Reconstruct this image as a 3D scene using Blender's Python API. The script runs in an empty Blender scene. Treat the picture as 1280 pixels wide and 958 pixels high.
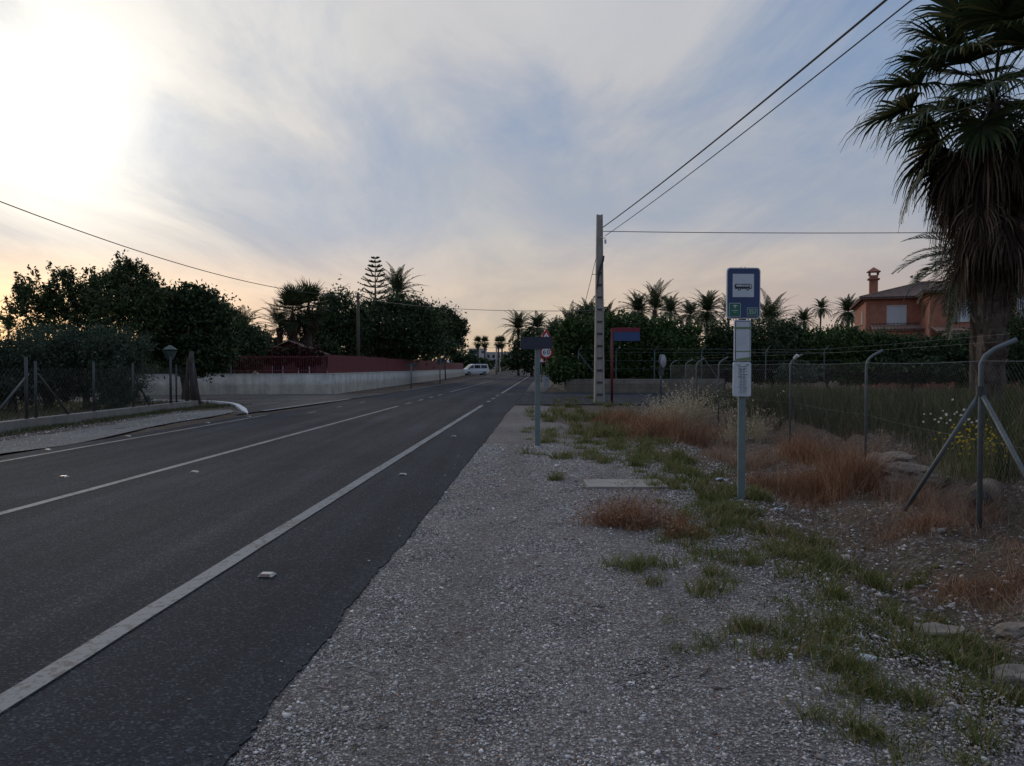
import bpy, bmesh, math, random
import numpy as np
from mathutils import Vector, Matrix
random.seed(7); RNG = np.random.default_rng(11)
S = bpy.context.scene
COL = S.collection
R = math.radians
F = 960.0; CAMZ = 1.55; HY = 458.0; CXP = 640.0
def P(px, py, Y): return Vector(((px-CXP)/F*Y, Y, CAMZ+(HY-py)/F*Y))
def G(px, py):
    Y = CAMZ*F/(py-HY); return ((px-CXP)/F*Y, Y)

# ------------------------------------------------------------------ materials
MATS = {}
def nodes_mat(name):
    m = bpy.data.materials.new(name); m.use_nodes = True
    nt = m.node_tree; b = nt.nodes['Principled BSDF']
    MATS[name] = m
    return m, nt, b
def ramp(nt, stops, fac=None):
    r = nt.nodes.new('ShaderNodeValToRGB')
    el = r.color_ramp.elements
    while len(el) < len(stops): el.new(0.5)
    for e, (p, c) in zip(el, stops):
        e.position = p; e.color = (*c, 1) if len(c) == 3 else c
    if fac is not None: nt.links.new(fac, r.inputs[0])
    return r
def noise(nt, scale, detail=4, rough=.6, vec=None, dist=0):
    n = nt.nodes.new('ShaderNodeTexNoise'); n.inputs['Scale'].default_value = scale
    n.inputs['Detail'].default_value = detail; n.inputs['Roughness'].default_value = rough
    n.inputs['Distortion'].default_value = dist
    if vec is not None: nt.links.new(vec, n.inputs['Vector'])
    return n
def coords(nt, scale=(1,1,1), kind='Object'):
    tc = nt.nodes.new('ShaderNodeTexCoord'); mp = nt.nodes.new('ShaderNodeMapping')
    mp.inputs['Scale'].default_value = scale
    nt.links.new(tc.outputs[kind], mp.inputs['Vector']); return mp.outputs[0]
def bump(nt, b, h, strength=.4, dist=.02):
    bp = nt.nodes.new('ShaderNodeBump'); bp.inputs['Strength'].default_value = strength
    bp.inputs['Distance'].default_value = dist
    nt.links.new(h, bp.inputs['Height']); nt.links.new(bp.outputs[0], b.inputs['Normal'])
def mixc(nt, a, b_, fac, mode='MIX'):
    m = nt.nodes.new('ShaderNodeMix'); m.data_type = 'RGBA'; m.blend_type = mode
    for sock, v in ((m.inputs[0], fac), (m.inputs[6], a), (m.inputs[7], b_)):
        if isinstance(v, (int, float)): sock.default_value = v
        elif isinstance(v, tuple): sock.default_value = (*v, 1) if len(v) == 3 else v
        else: nt.links.new(v, sock)
    return m.outputs[2]
def plain(name, c, rough=.6, metal=0, var=.25, scale=6, bmp=.15):
    """colour with blotchy wear"""
    m, nt, b = nodes_mat(name)
    v = coords(nt)
    n = noise(nt, scale, 5, .65, v)
    lo = tuple(x*(1-var) for x in c); hi = tuple(min(1, x*(1+var)) for x in c)
    r = ramp(nt, [(.3, lo), (.7, hi)], n.outputs[0])
    nt.links.new(r.outputs[0], b.inputs['Base Color'])
    b.inputs['Roughness'].default_value = rough; b.inputs['Metallic'].default_value = metal
    n2 = noise(nt, scale*8, 3, .6, v)
    if bmp: bump(nt, b, n2.outputs[0], bmp, .01)
    return m
def leafmat(name, stops, rough=.6, trans=.25):
    m, nt, b = nodes_mat(name)
    g = nt.nodes.new('ShaderNodeNewGeometry')
    r = ramp(nt, stops, g.outputs['Random Per Island'])
    nt.links.new(r.outputs[0], b.inputs['Base Color'])
    b.inputs['Roughness'].default_value = rough
    b.inputs['Specular IOR Level'].default_value = .25
    if trans:
        t = nt.nodes.new('ShaderNodeBsdfTranslucent'); nt.links.new(r.outputs[0], t.inputs[0])
        mx = nt.nodes.new('ShaderNodeMixShader'); mx.inputs[0].default_value = trans
        nt.links.new(b.outputs[0], mx.inputs[1]); nt.links.new(t.outputs[0], mx.inputs[2])
        nt.links.new(mx.outputs[0], nt.nodes['Material Output'].inputs[0])
    return m

leafmat('olive_leaf', [(0, (.025,.045,.028)), (.5, (.05,.08,.05)), (1, (.1,.135,.09))])
leafmat('dark_leaf', [(0, (.012,.026,.012)), (.55, (.03,.055,.022)), (.95, (.07,.105,.04)), (1,(.1,.13,.05))])
leafmat('light_leaf', [(0, (.02,.035,.014)), (.5, (.045,.072,.026)), (1, (.09,.12,.045))])
leafmat('hedge_leaf', [(0, (.016,.035,.012)), (.5, (.04,.078,.02)), (1, (.085,.135,.035))])
leafmat('bougainvillea_leaf', [(0, (.03,.006,.012)), (.5, (.085,.009,.024)), (.8,(.03,.045,.018)), (1, (.05,.07,.025))])
leafmat('palm_leaf', [(0, (.02,.038,.018)), (.5, (.036,.058,.025)), (1, (.075,.09,.04))], .45)
leafmat('fan_leaf', [(0, (.016,.03,.013)), (.6, (.038,.06,.024)), (.88, (.075,.095,.035)), (1, (.2,.15,.06))], .4)
leafmat('dead_leaf', [(0, (.018,.012,.01)), (.5, (.055,.038,.028)), (.88,(.11,.08,.058)), (1, (.24,.17,.12))], .8)
leafmat('grass_green', [(0, (.05,.065,.016)), (.4, (.1,.13,.03)), (.7,(.18,.19,.055)),(.85,(.2,.13,.07)),(1, (.38,.3,.17))])
leafmat('grass_field', [(0, (.022,.035,.011)), (.5, (.05,.07,.02)), (.8, (.095,.09,.035)), (1, (.18,.13,.075))])
leafmat('dry_red', [(0, (.1,.042,.024)), (.5, (.22,.1,.055)), (.8, (.36,.2,.115)), (1, (.55,.4,.27))], .8)
leafmat('dry_pink', [(0, (.13,.07,.045)), (.5, (.27,.165,.11)), (1, (.46,.34,.25))], .8)
leafmat('straw', [(0, (.28,.22,.14)), (.5, (.42,.36,.25)), (1, (.6,.54,.4))], .8)
leafmat('petal_white', [(0, (.6,.6,.55)), (1, (.8,.8,.75))], .7)
leafmat('petal_yellow', [(0, (.55,.38,.03)), (1, (.7,.55,.05))], .7)
leafmat('stone', [(0, (.1,.085,.078)), (.25, (.24,.21,.2)), (.6, (.38,.345,.325)), (.9, (.54,.505,.48)), (1, (.78,.75,.72))], .85, 0)
leafmat('stone_brown', [(0, (.1,.085,.07)), (.6, (.2,.17,.14)), (1, (.36,.33,.3))], .85, 0)
plain('bark', (.09,.07,.055), .9, 0, .4, 9, .6)
plain('palm_bark', (.08,.06,.047), .9, 0, .45, 14, .8)
plain('galvanised', (.1,.12,.13), .6, .1, .25, 8)
plain('fence_wire', (.085,.078,.07), .7, 0, .3, 8, 0)
plain('green_grey_steel', (.13,.17,.17), .6, .1, .25, 5)
plain('lantern_green', (.05,.075,.07), .6, 0, .25, 5)
plain('dark_steel', (.05,.055,.06), .6, .3, .2, 8)
plain('concrete', (.3,.28,.25), .85, 0, .18, 3, .4)
plain('kerb_white', (.62,.62,.62), .8, 0, .15, 5, .3)
plain('slab', (.25,.225,.205), .9, 0, .15, 4, .3)
plain('rusty_red', (.12,.013,.022), .6, .1, .25, 6)
plain('blue_panel', (.025,.06,.17), .5, 0, .1, 5)
plain('red_band', (.17,.012,.03), .5, 0, .15, 5)
plain('navy_panel', (.018,.024,.045), .5, 0, .2, 12)
plain('navy_stroke', (.035,.045,.075), .5, 0, .1, 12)
plain('sign_blue', (.012,.042,.13), .4, 0, .12, 7, .03)
plain('sign_white', (.48,.53,.58), .45, 0, .06, 7, .03)
plain('sign_border', (.5,.54,.58), .4, 0, .06, 7, .03)
plain('sign_green', (.01,.12,.075), .45, 0, .1, 7, .03)
plain('sign_black', (.012,.012,.014), .5, 0, .1, 7, 0)
plain('road_sign_white', (.75,.75,.77), .45, 0, .05, 7, .03)
plain('sign_red', (.5,.012,.018), .45, 0, .1, 7, .03)
plain('sign_text', (.04,.045,.055), .6, 0, .1, 7, 0)
plain('tape', (.13,.19,.1), .5, 0, .1, 9, .05)
plain('paper', (.46,.5,.54), .9, 0, .1, 9, .1)
plain('wood_pole', (.075,.06,.05), .9, 0, .3, 5, .4)
plain('cable', (.02,.02,.022), .6, 0, .1, 5, 0)
plain('tyre', (.018,.018,.02), .8, 0, .1, 9, .1)
plain('rim', (.3,.3,.32), .4, .7, .1, 9, 0)
plain('van_paint', (.68,.7,.73), .3, 0, .03, 2, 0)
plain('van_trim', (.03,.03,.034), .6, 0, .1, 5, 0)
plain('shutter', (.5,.53,.56), .5, 0, .05, 3, 0)
plain('plaster', (.5,.49,.46), .8, 0, .08, 2, .2)
plain('pale_building', (.42,.42,.43), .8, 0, .08, .3, 0)
plain('cream_building', (.42,.36,.28), .8, 0, .1, .5, 0)
plain('terracotta_trim', (.26,.1,.065), .8, 0, .15, 3, .2)
plain('cottage_red', (.07,.018,.018), .85, 0, .2, 2, .2)
plain('rock', (.2,.165,.135), .95, 0, .35, 5, .8)
plain('soil_bank', (.15,.115,.085), .95, 0, .35, 5, .8)
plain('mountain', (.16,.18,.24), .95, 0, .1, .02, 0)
plain('stud_white', (.36,.35,.33), .4, 0, .06, 20, 0)
plain('stud_face', (.12,.07,.055), .3, 0, .1, 20, 0)
plain('cabinet_grey', (.3,.32,.34), .6, 0, .1, 5, .1)

m, nt, b = nodes_mat('glass_dark'); b.inputs['Base Color'].default_value = (.012,.015,.02,1); b.inputs['Roughness'].default_value = .08
m, nt, b = nodes_mat('mirror_face'); b.inputs['Base Color'].default_value = (.34,.33,.37,1); b.inputs['Metallic'].default_value = .2; b.inputs['Roughness'].default_value = .5
m, nt, b = nodes_mat('headlight_lit'); b.inputs['Emission Color'].default_value = (1,.95,.85,1); b.inputs['Emission Strength'].default_value = 3

def asphalt(name, c1, c2, fine):
    m, nt, b = nodes_mat(name)
    v = coords(nt)
    big = noise(nt, .35, 4, .6, v); streak = noise(nt, 1.0, 4, .6, coords(nt, (2.2, .09, 1)))
    fin = noise(nt, fine, 3, .7, v)
    vo = nt.nodes.new('ShaderNodeTexVoronoi'); vo.inputs['Scale'].default_value = 85; nt.links.new(v, vo.inputs['Vector'])
    r1 = ramp(nt, [(.3, c1), (.72, c2)], big.outputs[0])
    r2 = ramp(nt, [(.3, (.68,.68,.7)), (.72, (1.3,1.28,1.25))], streak.outputs[0])
    c = mixc(nt, r1.outputs[0], r2.outputs[0], 1.0, 'MULTIPLY')
    sx_ = nt.nodes.new('ShaderNodeSeparateXYZ'); nt.links.new(v, sx_.inputs[0])
    u_ = nt.nodes.new('ShaderNodeMath'); u_.operation = 'MULTIPLY_ADD'; nt.links.new(sx_.outputs[1], u_.inputs[0]); u_.inputs[1].default_value = -.0435; nt.links.new(sx_.outputs[0], u_.inputs[2])
    k_ = nt.nodes.new('ShaderNodeMath'); k_.operation = 'MULTIPLY_ADD'; nt.links.new(u_.outputs[0], k_.inputs[0]); k_.inputs[1].default_value = 2*math.pi/1.6; k_.inputs[2].default_value = 4.9*2*math.pi/1.6
    c_ = nt.nodes.new('ShaderNodeMath'); c_.operation = 'COSINE'; nt.links.new(k_.outputs[0], c_.inputs[0])
    tr_ = ramp(nt, [(0, (.9,.9,.9)), (1, (1.16,1.16,1.16))], c_.outputs[0])
    if name == 'asphalt': c = mixc(nt, c, tr_.outputs[0], 1.0, 'MULTIPLY')
    r3 = ramp(nt, [(.3, (.5,.5,.5)), (.52, (1,1,1)), (.75, (1.75,1.75,1.75))], fin.outputs[0])
    c = mixc(nt, c, r3.outputs[0], .8, 'MULTIPLY')
    vr = nt.nodes.new('ShaderNodeSeparateColor'); nt.links.new(vo.outputs['Color'], vr.inputs[0])
    r4 = ramp(nt, [(0, (.6,.6,.6)), (.8, (1,1,1)), (1, (3.4,3.2,3.0))], vr.outputs[0])
    c = mixc(nt, c, r4.outputs[0], .8, 'MULTIPLY')
    # cracks
    cr = nt.nodes.new('ShaderNodeTexVoronoi'); cr.feature = 'DISTANCE_TO_EDGE'; cr.inputs['Scale'].default_value = .55
    wv = noise(nt, 2.5, 4, .6, v); ad = nt.nodes.new('ShaderNodeVectorMath'); ad.operation = 'ADD'
    nt.links.new(v, ad.inputs[0]); nt.links.new(wv.outputs['Color'], ad.inputs[1]); nt.links.new(ad.outputs[0], cr.inputs['Vector'])
    rc = ramp(nt, [(.0, (.35,.35,.35)), (.012, (1,1,1))], cr.outputs['Distance'])
    msk = noise(nt, .2, 2, .5, v); rm = ramp(nt, [(.52, (0,0,0)), (.6, (1,1,1))], msk.outputs[0])
    c = mixc(nt, c, mixc(nt, c, rc.outputs[0], 1.0, 'MULTIPLY'), rm.outputs[0])
    nt.links.new(c, b.inputs['Base Color']); b.inputs['Roughness'].default_value = .88
    b.inputs['Specular IOR Level'].default_value = .12
    bump(nt, b, vo.outputs['Distance'], .8, .008)
asphalt('asphalt', (.025,.0285,.037), (.041,.045,.053), 60)
asphalt('asphalt_edge', (.021,.0255,.034), (.034,.0395,.049), 70)
asphalt('asphalt_side', (.085,.08,.078), (.11,.105,.1), 50)

def paintmat(name, c, worn):
    m, nt, b = nodes_mat(name); v = coords(nt)
    n = noise(nt, 14, 5, .75, v); n2 = noise(nt, 1.1, 3, .6, v)
    mx = nt.nodes.new('ShaderNodeMath'); mx.operation = 'MULTIPLY_ADD'; mx.inputs[1].default_value = .5
    nt.links.new(n2.outputs[0], mx.inputs[0]); nt.links.new(n.outputs[0], mx.inputs[2])
    r = ramp(nt, [(worn-.04, (.07,.07,.072)), (worn+.06, c)], mx.outputs[0])
    nt.links.new(r.outputs[0], b.inputs['Base Color']); b.inputs['Roughness'].default_value = .75
    bump(nt, b, n.outputs[0], .3, .005)
paintmat('road_paint', (.16,.172,.186), .69)
paintmat('road_paint_worn', (.17,.175,.18), .745)

def ground_mat(name, base, hi, dirt, vs, dirt_cut=.55):
    m, nt, b = nodes_mat(name); v = coords(nt)
    vo = nt.nodes.new('ShaderNodeTexVoronoi'); vo.inputs['Scale'].default_value = vs; vo.inputs['Randomness'].default_value = 1
    nt.links.new(v, vo.inputs['Vector'])
    vr = nt.nodes.new('ShaderNodeSeparateColor'); nt.links.new(vo.outputs['Color'], vr.inputs[0])
    r = ramp(nt, [(0, tuple(x*.55 for x in base)), (.5, base), (.85, hi), (1, tuple(min(.7, x*1.8) for x in hi))], vr.outputs[0])
    rd = ramp(nt, [(0, (1,1,1)), (.5, (.22,.22,.22))], vo.outputs['Distance'])
    big = noise(nt, .8, 5, .65, v); rm = ramp(nt, [(dirt_cut-.1, (0,0,0)), (dirt_cut+.12, (1,1,1))], big.outputs[0])
    c = mixc(nt, r.outputs[0], rd.outputs[0], .6, 'MULTIPLY')
    n2 = noise(nt, 25, 4, .7, v); r5 = ramp(nt, [(.3, tuple(x*.6 for x in dirt)), (.7, tuple(x*1.3 for x in dirt))], n2.outputs[0])
    c = mixc(nt, c, r5.outputs[0], rm.outputs[0])
    big2 = noise(nt, .23, 3, .6, v); r6 = ramp(nt, [(.3, (.75,.75,.75)), (.7, (1.2,1.2,1.2))], big2.outputs[0])
    c = mixc(nt, c, r6.outputs[0], 1.0, 'MULTIPLY')
    nt.links.new(c, b.inputs['Base Color']); b.inputs['Roughness'].default_value = .95; b.inputs['Specular IOR Level'].default_value = .15
    bump(nt, b, vo.outputs['Distance'], .9, .02)
ground_mat('gravel', (.28,.25,.235), (.4,.365,.345), (.2,.175,.16), 70, .64)
ground_mat('pale_gravel', (.34,.32,.295), (.42,.4,.375), (.28,.26,.24), 55, .68)
ground_mat('dirt', (.125,.1,.08), (.25,.22,.195), (.095,.068,.05), 30, .45)
ground_mat('pavement_grey', (.2,.19,.18), (.24,.23,.22), (.19,.18,.17), 90, .6)

def brick(name, c1, c2, mortar, scale, bw=.5, rh=.25, ms=.02, kind='Object'):
    m, nt, b = nodes_mat(name); v = coords(nt)
    # use x+y along, z up
    sp = nt.nodes.new('ShaderNodeSeparateXYZ'); nt.links.new(v, sp.inputs[0])
    ad = nt.nodes.new('ShaderNodeMath'); nt.links.new(sp.outputs[0], ad.inputs[0]); nt.links.new(sp.outputs[1], ad.inputs[1])
    cb = nt.nodes.new('ShaderNodeCombineXYZ'); nt.links.new(ad.outputs[0], cb.inputs[0]); nt.links.new(sp.outputs[2], cb.inputs[1])
    t = nt.nodes.new('ShaderNodeTexBrick'); t.inputs['Scale'].default_value = scale
    t.inputs['Color1'].default_value = (*c1,1); t.inputs['Color2'].default_value = (*c2,1); t.inputs['Mortar'].default_value = (*mortar,1)
    t.inputs['Brick Width'].default_value = bw; t.inputs['Row Height'].default_value = rh; t.inputs['Mortar Size'].default_value = ms
    nt.links.new(cb.outputs[0], t.inputs['Vector'])
    n = noise(nt, 1.3, 5, .7, v); r = ramp(nt, [(.3, (.72,.72,.72)), (.7, (1.15,1.15,1.15))], n.outputs[0])
    c = mixc(nt, t.outputs[0], r.outputs[0], 1.0, 'MULTIPLY')
    nt.links.new(c, b.inputs['Base Color']); b.inputs['Roughness'].default_value = .9
    bump(nt, b, t.outputs['Fac'], -.3, .01)
brick('red_brick', (.36,.14,.088), (.41,.165,.105), (.25,.13,.09), 1, .25, .08, .008)
brick('white_block', (.66,.65,.61), (.69,.68,.64), (.6,.59,.56), 1, .5, .24, .008)
brick('block_wall', (.26,.245,.22), (.3,.28,.25), (.2,.19,.17), 1, .5, .22, .012)

def stain(name, top, dark):
    m = MATS[name]; nt = m.node_tree; b = nt.nodes['Principled BSDF']; src = b.inputs['Base Color'].links[0].from_socket
    v = coords(nt); n = noise(nt, 1.6, 6, .75, v); sp = nt.nodes.new('ShaderNodeSeparateXYZ'); nt.links.new(v, sp.inputs[0])
    n3 = noise(nt, 1.0, 5, .7, coords(nt, (3, 3, .25)))
    h = nt.nodes.new('ShaderNodeMath'); h.operation = 'MULTIPLY_ADD'; nt.links.new(n.outputs[0], h.inputs[0]); h.inputs[1].default_value = -.9; nt.links.new(sp.outputs[2], h.inputs[2])
    r_ = ramp(nt, [(0, dark), (.28, (1,1,1))], h.outputs[0]); r2_ = ramp(nt, [(.42, (1,1,1)), (.62, (.8,.79,.77))], n3.outputs[0])
    c = mixc(nt, src, r_.outputs[0], 1.0, 'MULTIPLY'); c = mixc(nt, c, r2_.outputs[0], 1.0, 'MULTIPLY'); nt.links.new(c, b.inputs['Base Color'])
stain('white_block', .3, (.72,.69,.63)); stain('block_wall', .3, (.6,.55,.48))
def tilemat(name):
    m, nt, b = nodes_mat(name); v = coords(nt)
    n = noise(nt, 3, 5, .7, v); r = ramp(nt, [(.25, (.08,.048,.04)), (.5, (.16,.1,.078)), (.8, (.24,.16,.125))], n.outputs[0])
    nt.links.new(r.outputs[0], b.inputs['Base Color']); b.inputs['Roughness'].default_value = .9
tilemat('roof_tile')

# ------------------------------------------------------------------ mesh helpers
class MB:
    def __init__(s): s.v = []; s.f = []; s.mi = []
    def add(s, vs, fs, mi=0):
        o = len(s.v); s.v.extend([tuple(x) for x in vs]); s.f.extend([tuple(i+o for i in f) for f in fs]); s.mi.extend([mi]*len(fs)); return s
    def box(s, x0, x1, y0, y1, z0, z1, mi=0, M=None):
        vs = [Vector(p) for p in ((x0,y0,z0),(x1,y0,z0),(x1,y1,z0),(x0,y1,z0),(x0,y0,z1),(x1,y0,z1),(x1,y1,z1),(x0,y1,z1))]
        if M is not None: vs = [M @ p for p in vs]
        return s.add(vs, [(0,3,2,1),(4,5,6,7),(0,1,5,4),(1,2,6,5),(2,3,7,6),(3,0,4,7)], mi)
    def tube(s, pts, rad, n=8, mi=0, cap=True):
        pts = [Vector(p) for p in pts]; rs = rad if isinstance(rad, (list, tuple)) else [rad]*len(pts)
        vs = []; fs = []
        up = None
        for i, p in enumerate(pts):
            d = (pts[min(i+1, len(pts)-1)] - pts[max(i-1, 0)]).normalized()
            a = Vector((0,0,1)) if abs(d.z) < .95 else Vector((1,0,0))
            if up is None: up = d.cross(a).normalized()
            up = (up - d*up.dot(d)).normalized(); w = d.cross(up)
            for k in range(n):
                t = 2*math.pi*k/n; vs.append(p + (up*math.cos(t) + w*math.sin(t))*rs[i])
        for i in range(len(pts)-1):
            for k in range(n):
                a = i*n+k; b_ = i*n+(k+1)%n; fs.append((a, b_, b_+n, a+n))
        if cap: fs.append(tuple(range(n-1,-1,-1))); fs.append(tuple(range((len(pts)-1)*n, len(pts)*n)))
        return s.add(vs, fs, mi)
    def prism(s, poly, d0, d1, M=None, mi=0):
        """poly in (x,z); extruded along y from d0 to d1"""
        n = len(poly)
        vs = [Vector((x, d0, z)) for x, z in poly] + [Vector((x, d1, z)) for x, z in poly]
        if M is not None: vs = [M @ p for p in vs]
        fs = [tuple(range(n)), tuple(range(2*n-1, n-1, -1))] + [(i+n, (i+1) % n + n, (i+1) % n, i) for i in range(n)]
        return s.add(vs, fs, mi)
    def build(s, name, mats, parent=None, smooth=False, loc=None):
        me = bpy.data.meshes.new(name)
        vs = s.v
        if loc is not None: vs = [(a-loc[0], b-loc[1], c-loc[2]) for a, b, c in s.v]
        me.from_pydata(vs, [], s.f); 
        for mn in (mats if isinstance(mats, (list, tuple)) else [mats]): me.materials.append(MATS[mn])
        me.polygons.foreach_set('material_index', s.mi)
        if smooth: me.polygons.foreach_set('use_smooth', [True]*len(s.f))
        me.update(); o = bpy.data.objects.new(name, me); COL.objects.link(o)
        if loc is not None: o.location = loc
        if parent is not None:
            o.parent = parent
            if loc is None and 'world' in parent: o.matrix_parent_inverse = Matrix.Translation(-Vector(parent.location))
        return o
def bulk(name, V, Fc, mat, parent=None, smooth=False):
    """V (n,3), Fc (m,k) arrays"""
    me = bpy.data.meshes.new(name); V = np.asarray(V, np.float32); Fc = np.asarray(Fc, np.int32); k = Fc.shape[1]
    me.vertices.add(len(V)); me.vertices.foreach_set('co', V.ravel())
    me.loops.add(Fc.size); me.loops.foreach_set('vertex_index', Fc.ravel())
    me.polygons.add(len(Fc)); me.polygons.foreach_set('loop_start', np.arange(0, Fc.size, k, dtype=np.int32))
    me.update(calc_edges=True); me.materials.append(MATS[mat])
    if smooth: me.polygons.foreach_set('use_smooth', np.ones(len(Fc), bool))
    o = bpy.data.objects.new(name, me); COL.objects.link(o)
    if parent is not None: o.parent = parent
    return o
def tag(o, label, cat, group=None, kind=None):
    o['label'] = label; o['category'] = cat
    if group: o['group'] = group
    if kind: o['kind'] = kind
    return o
def struct(o, label=None):
    o['kind'] = 'structure'
    if label: o['label'] = label
    return o
def thing(name, label, cat, loc=(0,0,0), rz=0, group=None):
    o = bpy.data.objects.new(name, None); COL.objects.link(o); o.location = loc; o.rotation_euler = (0,0,rz)
    o.empty_display_size = .3
    return tag(o, label, cat, group)
def dup(root, loc, rz=0, label=None, sc=1.0):
    c = root.copy(); COL.objects.link(c); c.location = loc; c.rotation_euler = (0,0,rz)
    c.scale = (sc,)*3 if not isinstance(sc, tuple) else sc
    if label: c['label'] = label
    for ch in list(root.children):
        d = ch.copy(); COL.objects.link(d); d.parent = c
        for g in ch.children:
            e = g.copy(); COL.objects.link(e); e.parent = d
    return c
def textmesh(s, size, depth=.002):
    cu = bpy.data.curves.new('txt', 'FONT'); cu.body = s; cu.size = size; cu.extrude = depth; cu.align_x = 'CENTER'; cu.align_y = 'CENTER'
    o = bpy.data.objects.new('txt', cu); COL.objects.link(o)
    dg = bpy.context.evaluated_depsgraph_get(); me = bpy.data.meshes.new_from_object(o.evaluated_get(dg))
    bpy.data.objects.remove(o); vs = [v.co.copy() for v in me.vertices]; fs = [tuple(p.vertices) for p in me.polygons]
    bpy.data.meshes.remove(me); return vs, fs
def add_text(mb, s, size, x, y, z, sx=1.0, mi=0, bold=0):
    vs, fs = textmesh(s, size)
    for dx in ([0] if not bold else [-bold, 0, bold]):
        mb.add([Vector((x+v.x*sx+dx, y-v.z-abs(dx)*.05, z+v.y)) for v in vs], fs, mi)
def rrect(x0, x1, z0, z1, r, n=5):
    pts = []
    for cx, cz, a0 in ((x1-r, z0+r, -90), (x1-r, z1-r, 0), (x0+r, z1-r, 90), (x0+r, z0+r, 180)):
        for i in range(n+1):
            a = R(a0+90*i/n); pts.append((cx+r*math.cos(a), cz+r*math.sin(a)))
    return pts
def disc(cx, cz, r, n=28): return [(cx+r*math.cos(2*math.pi*i/n), cz+r*math.sin(2*math.pi*i/n)) for i in range(n)]

# ------------------------------------------------------------------ road geometry
RS = .0435   # straight road's drift to the right
def shift(Y): return RS*Y - (max(0, Y-110)**2)/3000.0
def lnx(off, Y): return off + shift(Y)
X_R, X_C, X_L = -2.50, -5.72, -8.85
def edge_r(Y): return -1.27
def strip(mb, xa, xb, ys, z, jit=0, mi=0, thick=0):
    n = len(ys); vs = []
    for y in ys:
        ja = RNG.normal(0, jit) if jit else 0; jb = RNG.normal(0, jit) if jit else 0
        vs += [(xa(y)+ja, y, z), (xb(y)+jb, y, z)]
    fs = [(2*i, 2*i+1, 2*i+3, 2*i+2) for i in range(n-1)]
    mb.add(vs, fs, mi)
    if thick:
        o = [(v[0], v[1], z-thick) for v in vs]
        m = len(vs)
        mb.add(vs+o, [(2*i+1, 2*i+1+m, 2*i+3+m, 2*i+3) for i in range(n-1)] + [(2*i+2, 2*i+2+m, 2*i+m, 2*i) for i in range(n-1)], mi)
ys_all = list(np.concatenate([np.arange(-12, 16, .04), np.arange(16, 60, .5), np.arange(60, 340, 3)]))
# smooth random walk for the ragged edge
def ragged(amp, n=900, k=9):
    a = RNG.normal(0, 1, n); a = np.convolve(a, np.ones(k)/k, 'same'); return a*amp*math.sqrt(k)
rg = ragged(.008, k=3); rg2 = ragged(.012, k=25); rg3 = ragged(.005, k=1)
def er(Y): 
    i = int(round(abs(Y+12)*8.333)) % 890; j = int(round(abs(Y+12)*25)) % 890
    return lnx(-1.26, Y) + rg[i] + rg2[i] + rg3[j]
mb = MB(); strip(mb, lambda y: lnx(-9.05, y) - (0.35 if y < 24 else 0), lambda y: lnx(-2.42, y), ys_all, .0, 0, 0, .06)
struct(mb.build('road', 'asphalt'), 'dark grey asphalt carriageway running away to the distance')
mb = MB(); strip(mb, lambda y: lnx(-2.45, y), er, ys_all, -.004, 0, 0, .03)
struct(mb.build('road_shoulder', 'asphalt_edge'), 'darker smooth asphalt hard shoulder right of the edge line')

# junction mouths
mb = MB()
mb.add([(-40,33.6,-.008),(-14,33.8,-.008),(-12.3,32.6,-.008),(-10.0,28.3,-.008),(-8.9,24.7,-.008),(-6.9,46,-.008),(-8.5,43.2,-.008),(-40,41.8,-.008)], [(7,6,5,4,3,2,1,0)])
struct(mb.build('side_road', 'asphalt_side'), 'pale side road joining from the left before the white wall')
mb = MB(); mb.add([(-.2,30.5,-.012),(.35,31.2,-.012),(3,31.4,-.012),(45,29.5,-.012),(45,43.5,-.012),(4,45.3,-.012),(.6,48,-.012),(-.5,50,-.012)], [(0,1,2,3,4,5,6,7)])
struct(mb.build('side_road', 'asphalt_edge'), 'dark side road joining from the right behind the concrete pole')
mb = MB(); mb.add([(-30,138,-.008),(-2.5,118,-.008),(-1.5,150,-.008),(-30,148,-.008)], [(0,1,2,3)])
struct(mb.build('side_road', 'asphalt'), 'far side road entered by the white van')

# markings
mb = MB()
def line(off, w, y0, y1, step=.5, z=.004, mi=0):
    ys = list(np.arange(y0, y1, step)) + [y1]
    strip(mb, lambda y: lnx(off-w/2, y), lambda y: lnx(off+w/2, y), ys, z, .003, mi)
line(X_R, .14, -8, 30.4); 
for a in (33.2, 36.4, 39.6): line(X_R, .15, a, a+1)
line(X_R, .15, 44, 79, 1); line(X_R, .15, 83, 260, 3)
line(X_C, .12, -8, 29.8)
for a in (31.5, 34.6, 37.8, 41): line(X_C, .12, a, a+1.2)
line(X_C, .12, 46, 84, 1)
for a in range(90, 240, 9): line(X_C, .12, a, a+4, 2)
line(X_L, .11, -8, 24.4, .5, .004, 1)
for a in (25.4, 28.8, 32.6): line(X_L+1.0, .1, a, a+.8, .4, .004, 1)
line(X_L, .15, 48, 128, 1, .004, 1)
# splayed edge stroke across the left mouth, give-way bars
def seg(p, q, w, z=.006, mi=0):
    p = Vector((*p, z)); q = Vector((*q, z)); d = (q-p).normalized(); n = Vector((-d.y, d.x, 0))*w/2
    mb.add([p-n, q-n, q+n, p+n], [(0,1,2,3)], mi)
seg(G(328,514), G(437,499), .22)
seg((-12.2,34.2), (-9.5,35.0), .25, .006, 1); seg((-14.5,38.2), (-10.2,38.6), .18, .006, 1)
seg((1.2,40.2), (6.5,39.6), .2, .006, 1); seg((-.9,41.8), (1.0,42.6), .25, .006, 1)
for i in range(4): seg((-1.9+i*1.1, 112), (-1.9+i*1.1+.5, 112.3), .35, .006, 1)
struct(mb.build('road_markings', ['road_paint', 'road_paint_worn']), 'worn white edge lines and centre line on the asphalt')

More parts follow.
